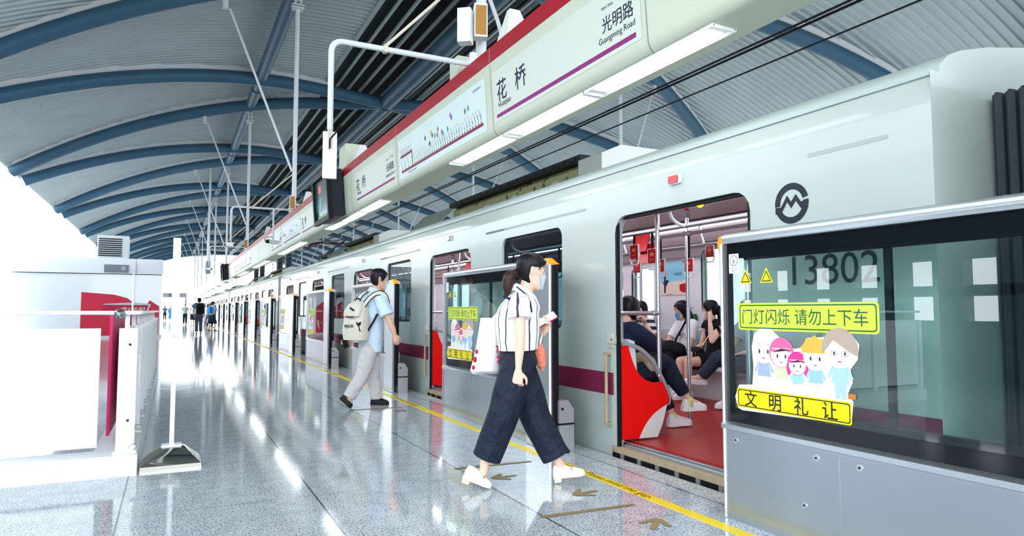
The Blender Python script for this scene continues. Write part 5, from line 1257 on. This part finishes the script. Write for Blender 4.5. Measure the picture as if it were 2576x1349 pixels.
for (v, s) in ((885, .012), (905, .015), (925, .012)): m.ball(tuple(A(1199 - (v - 885) * .2, v, .035)), s, 6, (1, .3, 1.4))
m.build('red_print', PRR, tb)
# ================================================================== the man with the backpack
DM = 8.36
A = lambda u, v, d=0.0: at(u, v, DM + d)
root = A(925, 1018); root.z = 0
mn = thing('person', tuple(root), 'man in a pale blue shirt and light trousers walking away with a beige backpack', 'person')
fm = (RT * .86 + AW * .5).normalized()
SHIRT = mat('pale_blue_shirt', 'c9dcf2', .75, bump=(8, .6)); CHINO = mat('pale_grey_trousers', 'c6c2c2', .75, bump=(7, .8)); SHOEB = mat('black_shoe', '17191d', .5)
rg = fm.cross(UP)
C = A(934, 800)
Jm = dict(pel=A(931, 872), wst=A(933, 838), chs=A(935, 782), nck=A(946, 733), hd=A(953, 704), hf=RT * .88 + AW * .42 - UP * .12,
          shR=A(959, 755, -.2), elR=A(984, 818, -.24), wrR=A(993, 842, -.24), hdR=(A(999, 866, -.24) - A(993, 842, -.24), -rg * .9, 1, .55),
          shL=A(912, 750, .16), elL=A(893, 818, .2), wrL=A(884, 850, -.06), hdL=(A(858, 862, -.06) - A(884, 850, -.06), -AW + RT * -.2, -1, .55),
          hipR=A(929, 880, -.08), knR=A(911, 945, -.1), anR=A(878, 1000, -.13), toeR=A(884, 1026, -.12),
          hipL=A(936, 880, .08), knL=A(938, 943, .16), anL=A(948, 1002, .2), toeL=A(970, 1012, .2))
S = dict(k=1.04, voxel=.0075, skin=SKIN2, mask=MASKW,
         hair=dict(low=short, g=.019, mat=HAIR),
         top=dict(mat=SHIRT, name='shirt', hem=.35, sleeve=.62, sg=.026, w=(.172, .168, .178, .165, .08), d=(.125, .125, .128, .11, .075)),
         bottom=dict(mat=CHINO, r=(.105, .096, .082, .078, .076), len=2.0))
figure(mn, Jm, S)
RUB = mat('black_sole', '101113', .6)
tl = A(972, 1013, .2); tl.z = .015; hl = A(937, 1015, .2); hl.z = .015; shoe(mn, hl - RT * .02, tl + RT * .03, UP, SHOEB, RUB, w=.05, h=.1)
tr_ = A(884, 1031, -.12); tr_.z = .012; hr = A(857, 1000, -.13); shoe(mn, hr, tr_, UP * .6 + RT * .7, SHOEB, RUB, w=.05, h=.1)
phone(A(866, 860, -.1), RT * -.4 + UP * .85, RT * .8 + UP * .35 - AW * .3, 'black phone held by the backpack man beside his hip', w=.08, h=.16)
bp = thing('backpack', tuple(A(900, 850)), 'beige canvas backpack with dark trim on the man in the pale blue shirt', 'backpack')
CANV = mat('beige_canvas', 'd3cdbf', .8, noise=(30, .12), bump=(12, .4)); TRIM = mat('dark_trim', '2a2227', .6)
bc = A(909, 806, -.1); bk = (RT * -.5 - AW * .85).normalized(); br = bk.cross(UP)
def B(p): return bc + br * p[0] + bk * p[1] + UP * p[2]
m = MB(); rows = []
for (z, w, y0, y1) in ((-.24, .13, .03, .13), (-.235, .155, .01, .17), (-.12, .165, .0, .185), (.02, .155, .0, .165), (.12, .14, .0, .14), (.2, .115, .0, .11), (.235, .07, .01, .07)):
    rows.append([tuple(B((x, y, z))) for x, y in rrect(-w, y0, w, y1, min(.045, w * .4), 3)])
m.loft(rows); m.build('body', CANV, bp, sharp=60)
m = MB(); rows = []
for (z, w, y0, y1) in ((.04, .115, .06, .195), (.06, .13, .05, .2), (.12, .13, .04, .185), (.19, .11, .03, .145), (.235, .06, .03, .09)): rows.append([tuple(B((x, y, z))) for x, y in rrect(-w, y0, w, y1, .04, 3)])
m.loft(rows); m.build('top_flap', CANV, bp, sharp=60)
m = MB(); m.tube([B((-.125, .12, .06)), B((-.1, .185, .048)), B((0, .207, .042)), B((.1, .185, .048)), B((.125, .12, .06))], .007, 6); m.tube([B((-.06, .2, .12)), B((.0, .193, .15))], .012, 6); m.build('zip_trim', TRIM, bp)
m = MB(); m.tube([B((.02 * i, .06 - .0, .235 + .03 * (1 - (i / 2) ** 2))) for i in (-2, -1, 0, 1, 2)], .009, 6); m.build('grab_loop', TRIM, bp)
for P in ([A(890, 775, -.15), A(898, 760, -.15), A(908, 744, -.12), A(919, 736, -.06), A(930, 735, .03)], [A(913, 775, -.2), A(925, 757, -.22), A(941, 742, -.22), A(957, 738, -.23), A(969, 746, -.22), A(975, 764, -.2)]):
    Q, _r = spline(P, [(0, 0)] * len(P), 3); rows = []
    for i, p in enumerate(Q):
        tt = (Q[min(i + 1, len(Q) - 1)] - Q[max(i - 1, 0)]).normalized(); n_ = (-AW * .8 + UP * .5 - RT * .2); n_ = (n_ - tt * n_.dot(tt)).normalized(); w_ = tt.cross(n_)
        rows.append([tuple(p + w_ * a_ + n_ * b_) for a_, b_ in ((-.03, -.008), (.03, -.008), (.03, .006), (-.03, .006))])
    q = MB().loft(rows).build('shoulder_strap', CANV, bp)
    m = MB()
    for e in (0, 1): m.tube([r_[2 + e] for r_ in rows], .006, 6)
    m.build('strap_edge', TRIM, q)
m = MB(); m.tube([A(922, 838, -.22), A(938, 812, -.24), A(950, 790, -.24)], [.014, .014, .014], 6); m.build('side_strap', TRIM, bp)
m = MB(); m.text('MJIHR', .055, tuple(B((.09, .19, -.085))), tuple(-br), (0, 0, 1), 0.004, bold=.01); m.build('lettering', TRIM, bp)
m = MB(); c = B((-.12, .165, -.07))
for d in ((-.03, .05), (.035, .045), (-.025, -.06), (.03, -.055)): m.tube([c, c + br * d[0] + UP * d[1] + bk * .01], [.014, .01], 6)
m.ball(tuple(c + UP * .03), .018, 8); tag(m.build('bag_charm', TRIM), 'small dark charm dangling on the beige backpack', 'charm')
m = MB(); rows = []
nk = A(944, 739)
for dz, k_ in ((.05, .06), (.055, .068), (.0, .1)): rows.append([tuple(nk + rg * (k_ * cos(a)) + fm * (k_ * sin(a)) + UP * (dz - .03 * sin(a))) for a in [2 * pi * i / 20 for i in range(20)]])
m.loft(rows, caps=False); m.build('collar', SHIRT, mn)
# ================================================================== passengers seated in the train
def seated(name_lab, px, py, face, st, seat=.5, arms=None, head=None, lean=0.0, legs=None, k=.97):
    f = Vector(face).normalized(); r = f.cross(UP); o = Vector((px, py, seat))
    Lc = lambda x, y, z: o + (r * x + f * y + UP * z) * k
    J = dict(pel=Lc(0, 0, .10), wst=Lc(0, -.02 + lean * .3, .25), chs=Lc(0, .0 + lean * .6, .42), nck=Lc(0, .03 + lean, .565), hd=Lc(0, .075 + lean * 1.2, .70), hf=head or f,
             shR=Lc(.165, .01 + lean * .9, .515), shL=Lc(-.165, .01 + lean * .9, .515),
             elR=Lc(.21, .06 + lean, .27), elL=Lc(-.21, .06 + lean, .27), wrR=Lc(.09, .26, .21), wrL=Lc(-.09, .26, .21),
             hipR=Lc(.08, .04, .07), hipL=Lc(-.08, .04, .07), knR=Lc(.1, .45, .07), knL=Lc(-.1, .45, .07), anR=Lc(.1, .46, -.31), anL=Lc(-.1, .46, -.31), toeR=Lc(.1, .6, -.37), toeL=Lc(-.1, .6, -.37))
    J['hdR'] = (-r * .5 + f * .5 - UP * .15, -UP, 1, .5); J['hdL'] = (r * .5 + f * .5 - UP * .15, -UP, -1, .5)
    for d in (arms, legs):
        if d:
            for a, v in d.items(): J[a] = Lc(*v) if not a.startswith('hd') else v
    t = thing('person', (px + f.x * .25, py + f.y * .25, .1), name_lab, 'person'); s = dict(k=k, voxel=.0085); s.update(st); figure(t, J, s)
    return t, J, Lc, f, r
SNK = mat('white_sneaker', 'ecebea', .5); SNS = mat('sneaker_sole', 'f4f3f1', .5); BLKC = mat('black_cloth', '15161b', .8); TEE = mat('white_tee', 'efeff2', .8); NAVYH = mat('navy_hoodie', '1c2740', .85, bump=(10, .5)); JEAN = mat('dark_jeans', '323a4a', .8, noise=(30, .15))
def sneakers(t, pts, mt=SNK):
    for h, e in pts: shoe(t, h, e, UP, mt, SNS, w=.047, h=.085, heelh=.026, name='sneaker')
STR = stripes('bold_striped_tee', 'eceef0', '14151a', (0, 0), 11.0, .5, 0, True)
t, J, Lc, f, r = seated('seated man in a bold black and white striped tee and face mask', 5.93, 7.55, (-1, .05, 0), dict(skin=SKIN2, mask=MASK, hair=dict(low=short, g=.016), top=dict(mat=STR, hem=.3, sleeve=.62, sg=.03, w=(.17, .165, .178, .16, .08)), bottom=dict(mat=BLKC, len=1.9)), head=Vector((-.62, .62, -.42)), lean=.05)
sneakers(t, [(Lc(.1, .40, -.375), Lc(.1, .66, -.375)), (Lc(-.1, .40, -.375), Lc(-.1, .66, -.375))], SHOEB)
bagm = MB(); limb(bagm, [Lc(-.14, .22, .23), Lc(0, .27, .26), Lc(.14, .22, .23)], [(.09, .1), (.11, .12), (.09, .1)], n=14); tag(fuse(bagm, 'shoulder_bag', BLKC, None, .01, 4), 'black shoulder bag on the lap of the striped tee passenger', 'bag')
t, J, Lc, f, r = seated('seated woman in a white tee and blue face mask raising a phone, long dark hair', 5.95, 6.80, (-1, .12, 0), dict(skin=SKIN, mask=MASKB, hair=dict(low=longh, g=.017, extra=lambda m, s: (limb(m, [s.w((.055, -.03, .0)), s.w((.075, -.03, -.1)), s.w((.08, .0, -.2)), s.w((.07, .02, -.27))], [(.03, .045), (.03, .05), (.028, .045), (.012, .02)], n=10), limb(m, [s.w((-.055, -.03, .0)), s.w((-.075, -.03, -.1)), s.w((-.08, .0, -.2)), s.w((-.07, .02, -.27))], [(.03, .045), (.03, .05), (.028, .045), (.012, .02)], n=10), limb(m, [s.w((0, -.07, .0)), s.w((0, -.09, -.12)), s.w((0, -.09, -.24))], [(.06, .035), (.07, .035), (.05, .02)], lat=s.r, n=12))), top=dict(mat=TEE, name='tee', hem=.3, sleeve=.6, sg=.014, w=(.15, .14, .15, .135, .07), d=(.11, .1, .108, .09, .065)), bottom=dict(mat=BLKC, len=1.85, r=(.11, .1, .085, .085, .085))),
    head=Vector((-.85, .42, -.28)), arms=dict(elR=(.2, .2, .22), wrR=(.17, .33, .44), hdR=(f * .25 + UP * .9, f * -.8 + Vector((0, -.5, 0)), 1, .55), elL=(-.2, .12, .2), wrL=(.0, .28, .19)))
phone(Lc(.17, .36, .54), UP * .9 + f * .4, Vector((.3, 1, 0)), 'phone with a white case held up by the woman in the white tee', case=WHITE)
m = MB(); m.tube([Lc(-.1, .09, .56), Lc(-.05, .125, .45), Lc(.05, .135, .33), Lc(.15, .12, .2)], .012, 6); m.build('bag_strap', BLKC, t)
m = MB(); O = Lc(-.02, .132, .4); m.flat([(-.02, -.03), (.0, -.035), (.02, -.03), (.03, .0), (.01, .03), (.0, .0), (-.02, .02)], O, tuple(-r), (0, 0, 1), .004); m.build('chest_print', BLKC, t)
bagm = MB(); limb(bagm, [Lc(-.18, .24, .19), Lc(0, .29, .21), Lc(.16, .25, .19)], [(.08, .09), (.1, .1), (.08, .09)], n=14); tag(fuse(bagm, 'shoulder_bag', BLKC, None, .01, 4), 'black soft bag on the lap of the white tee woman', 'bag')
t, J, Lc, f, r = seated('seated woman in a black dress touching her ear, hair tied back, pale blue face mask', 5.95, 6.29, (-1, .2, 0), dict(skin=SKIN, mask=MASKW, hair=dict(low=longh, g=.016, extra=lambda m, s: limb(m, [s.w((.0, -.08, .02)), s.w((0, -.12, -.03)), s.w((-.02, -.12, -.16)), s.w((-.02, -.09, -.28))], [.05, .045, .045, .015], n=12)), top=dict(mat=BLKC, name='dress_top', hem=.3, sleeve=.2, sg=.02), bottom=dict(mat=BLKC, name='skirt', len=.66, r=(.115, .115, .115))),
    head=Vector((-.72, .66, -.1)), arms=dict(elL=(-.24, .2, .33), wrL=(-.115, .15, .58), hdL=(UP * .8 + Vector((.25, .12, 0)), Vector((.1, .9, .0)), -1, .55), elR=(.2, .08, .24), wrR=(.06, .3, .2)))
sneakers(t, [(Lc(.1, .40, -.355), Lc(.1, .66, -.355)), (Lc(-.1, .40, -.355), Lc(-.1, .66, -.355))])
m = MB(); limb(m, [Lc(-.08, .26, .2), Lc(.0, .3, .22), Lc(.1, .3, .2)], [(.06, .03), (.07, .035), (.06, .03)], n=12); tag(fuse(m, 'purse', mat('black_leather', '18171b', .35), None, .008, 3), 'small black purse with a pink edge on the lap of the black dress woman', 'bag')
m = MB(); m.tube([Lc(-.12, .1, .5), Lc(-.08, .15, .38), Lc(-.05, .22, .26)], .006, 6); m.build('chain_strap', GOLDM, t)
t, J, Lc, f, r = seated('seated passenger in dark jeans with one leg crossed, partly behind the close screen gate', 5.95, 5.68, (-1, .05, 0), dict(skin=SKIN, mask=MASKW, hair=dict(low=longh, g=.016), top=dict(mat=mat('grey_tee', 'aab2bd', .8), name='tee', hem=.3, sleeve=.6, sg=.03), bottom=dict(mat=JEAN, len=1.93, r=(.105, .095, .08, .075, .07))),
    head=Vector((-.85, .3, -.4)), arms=dict(wrR=(.12, .34, .36), elR=(.22, .12, .26), hdR=(f * .4 + UP * .8, f * -.8 + UP * .2, 1, .6)), legs=dict(knR=(.05, .47, .17), anR=(.22, .62, -.08), toeR=(.3, .74, -.09)))
sneakers(t, [(Lc(.19, .55, -.13), Lc(.33, .77, -.13)), (Lc(-.1, .40, -.365), Lc(-.1, .67, -.365))])
phone(Lc(.13, .4, .46), UP * .8 + f * .5, Vector((.3, 1, 0)), 'dark phone held by the seated passenger in dark jeans')
m = MB(); limb(m, [Lc(.2, .28, .16), Lc(.12, .34, .18), Lc(.02, .34, .17)], [(.08, .05), (.1, .06), (.08, .05)], n=12); tag(fuse(m, 'shoulder_bag', mat('beige_bag', 'd9c9b4', .6), None, .008, 3), 'beige pouch bag on the lap of the passenger in dark jeans', 'bag')
# navy hoodie passenger on the near bench, back to the platform
t, J, Lc, f, r = seated('seated passenger in a navy hoodie by the red partition, legs crossed, hand at the face', 3.62, 5.05, (.98, .10, 0), dict(skin=SKIN, mask=MASKW, hair=dict(low=lambda th: .06 if th < .6 else (.06 - (th - .6) * .1 if th < 1.3 else -.07 - min(.03, th * .01)), g=.02), top=dict(mat=NAVYH, name='hoodie', hem=.35, sleeve=1.4, sg=.026, w=(.18, .175, .185, .165, .085), d=(.135, .13, .135, .11, .08)), bottom=dict(mat=mat('navy_trousers', '1b2336', .8, bump=(10, .5)), len=1.82, r=(.105, .098, .085, .078, .062))),
    head=Vector((.8, .45, -.32)), lean=.05, arms=dict(elR=(.15, .36, .36), wrR=(.07, .27, .57), hdR=(UP * .8 - Vector((.5, 0, 0)), Vector((-.7, 0, -.4)), 1, .8), elL=(-.2, .24, .24), wrL=(-.02, .38, .2)),
    legs=dict(knR=(.08, .5, .2), anR=(.2, .70, -.16), toeR=(.22, .85, -.2), knL=(-.05, .48, .07), anL=(.12, .57, -.32), toeL=(.14, .73, -.37)))
sneakers(t, [(Lc(.19, .625, -.225), Lc(.23, .90, -.235)), (Lc(.12, .50, -.372), Lc(.16, .77, -.372))])
LIME = mat('lime_sock', 'cfe08a', .8); m = MB(); limb(m, [J['anR'] - UP * .045, J['anR'] + UP * .0], [.042, .04], n=12); limb(m, [J['anL'] - UP * .04, J['anL'] + UP * .01], [.042, .04], n=12); m.build('socks', LIME, t)
m = MB(); limb(m, [Lc(-.15, .2, .18), Lc(-.02, .3, .2), Lc(.14, .26, .19)], [(.06, .08), (.08, .1), (.06, .08)], n=12); tag(fuse(m, 'tan_bag', mat('tan_cloth', 'c4ab86', .7), None, .01, 3), 'tan cloth bag on the lap of the navy hoodie passenger', 'bag')
# ================================================================== distant passengers on the platform
def walker(lab, u, v, D, h, face, top, bottom, skin=SKIN, stride=.14, blen=1.93, arm=0.0, hair=short, br_=(.1, .09, .075, .07, .065), sleeve=.6, hmat=HAIR):
    o = at(u, v, D); o.z = 0; k = h / 1.68; f = Vector(face).normalized(); r = f.cross(UP); Lc = lambda x, y, z: o + (r * x + f * y + UP * z) * k
    t = thing('person', tuple(o), lab, 'person')
    J = dict(pel=Lc(0, 0, .9), wst=Lc(0, 0, 1.06), chs=Lc(0, 0, 1.25), nck=Lc(0, .01, 1.42), hd=Lc(0, .05, 1.55), hf=f, shR=Lc(.17, 0, 1.37), shL=Lc(-.17, 0, 1.37), elR=Lc(.22, -.02 + arm * .15, 1.1 + arm * .05), elL=Lc(-.22, -.02, 1.1), wrR=Lc(.2 - arm * .1, .06 + arm * .3, .86 + arm * .34), wrL=Lc(-.2, .06, .86),
             hipR=Lc(.08, 0, .86), hipL=Lc(-.08, 0, .86), knR=Lc(.09, stride, .48), knL=Lc(-.09, -stride * .4, .48), anR=Lc(.09, stride, .09), anL=Lc(-.09, -stride, .1), toeR=Lc(.09, stride + .12, .03), toeL=Lc(-.09, -stride + .12, .03))
    J['hdR'] = (-UP + f * (.3 + arm * 2), -r, 1, .5); J['hdL'] = (-UP + f * .3, r, -1, .5)
    figure(t, J, dict(k=k, voxel=.014, skin=skin, eyes=False, hair=dict(low=hair, g=.018, mat=hmat), top=dict(mat=top, hem=.2, sleeve=sleeve, sg=.028), bottom=dict(mat=bottom, len=blen, r=br_)))
    for s in (1, -1):
        y = stride if s > 0 else -stride; shoe(t, Lc(s * .09, y - .07, .012), Lc(s * .09, y + .19, .012), UP, SHOEB, SNS, w=.047, h=.085)
    return t, Lc, f
def small_pack(Lc, mt, lab, w=.15, h=.2, z=1.2):
    m = MB(); rows = []
    for dz, ww, d in ((-h, w * .8, .1), (-h * .9, w, .15), (0, w, .15), (h * .8, w * .9, .12), (h, w * .5, .06)): rows.append([tuple(Lc(x, -y - .11, z + dz)) for x, y in rrect(-ww, 0, ww, d, .03, 2)])
    m.loft(rows); o = m.build('backpack', mt, sharp=60); tag(o, lab, 'backpack')
GT = mat('grey_blue_tee', '7f8ba6', .8); GP = mat('slate_trousers', '555c74', .8); BLUET = mat('light_blue_tee', '7fb2d0', .8); BSH = mat('dark_shorts', '1d2430', .8); GREENT = mat('sage_tee', '8fa89a', .8); PALE = mat('pale_tee', 'd8dce2', .8); RAIN = mat('blue_raincoat', '3f8fc4', .5); YT = mat('yellow_tee', 'd2c84a', .8)
t, Lc, f = walker('distant man in grey blue tee and slate trousers walking away with a black backpack', 499, 845, 33.5, 1.8, (.02, 1, 0), GT, GP)
small_pack(lambda x, y, z: Lc(x + .05, y, z), BLKC, 'black backpack on the distant man in the grey blue tee', .16, .24, 1.17)
t, Lc, f = walker('distant person in light blue tee and dark shorts with a bright blue backpack', 532, 828, 38.5, 1.68, (.8, .6, 0), BLUET, BSH, arm=1.0, blen=1.15, br_=(.11, .11, .11, .11, .11))
small_pack(Lc, mat('royal_blue_bag', '2a6fb4', .6), 'bright blue backpack on the person in dark shorts near the distant gates')
walker('distant person in a sage green tee and dark trousers walking toward the camera', 465, 815, 55, 1.66, (-.1, -1, 0), GREENT, BSH)
walker('distant person in a pale top and dark shorts beside the black backpack man', 484, 815, 52, 1.62, (-.1, 1, 0), PALE, BSH, blen=1.0, br_=(.11, .11, .11))
walker('distant figure in a long blue raincoat standing near the pale column', 429, 809, 72, 1.65, (.1, -1, 0), RAIN, RAIN, stride=.03, sleeve=1.8, blen=1.5, br_=(.15, .15, .15, .15, .15))
walker('distant person in a white top near the screen gates beyond the blue backpack', 521, 818, 50, 1.62, (.9, .3, 0), PALE, GP)
walker('distant person in dark clothes between the screen gates and the blue backpack person', 527, 822, 46, 1.66, (1, .1, 0), mat('teal_tee', '3f6a72', .8), BSH)
walker('small distant passenger in dark clothes near the grey board at the far end', 414, 806, 78, 1.68, (0, 1, 0), GP, BSH)
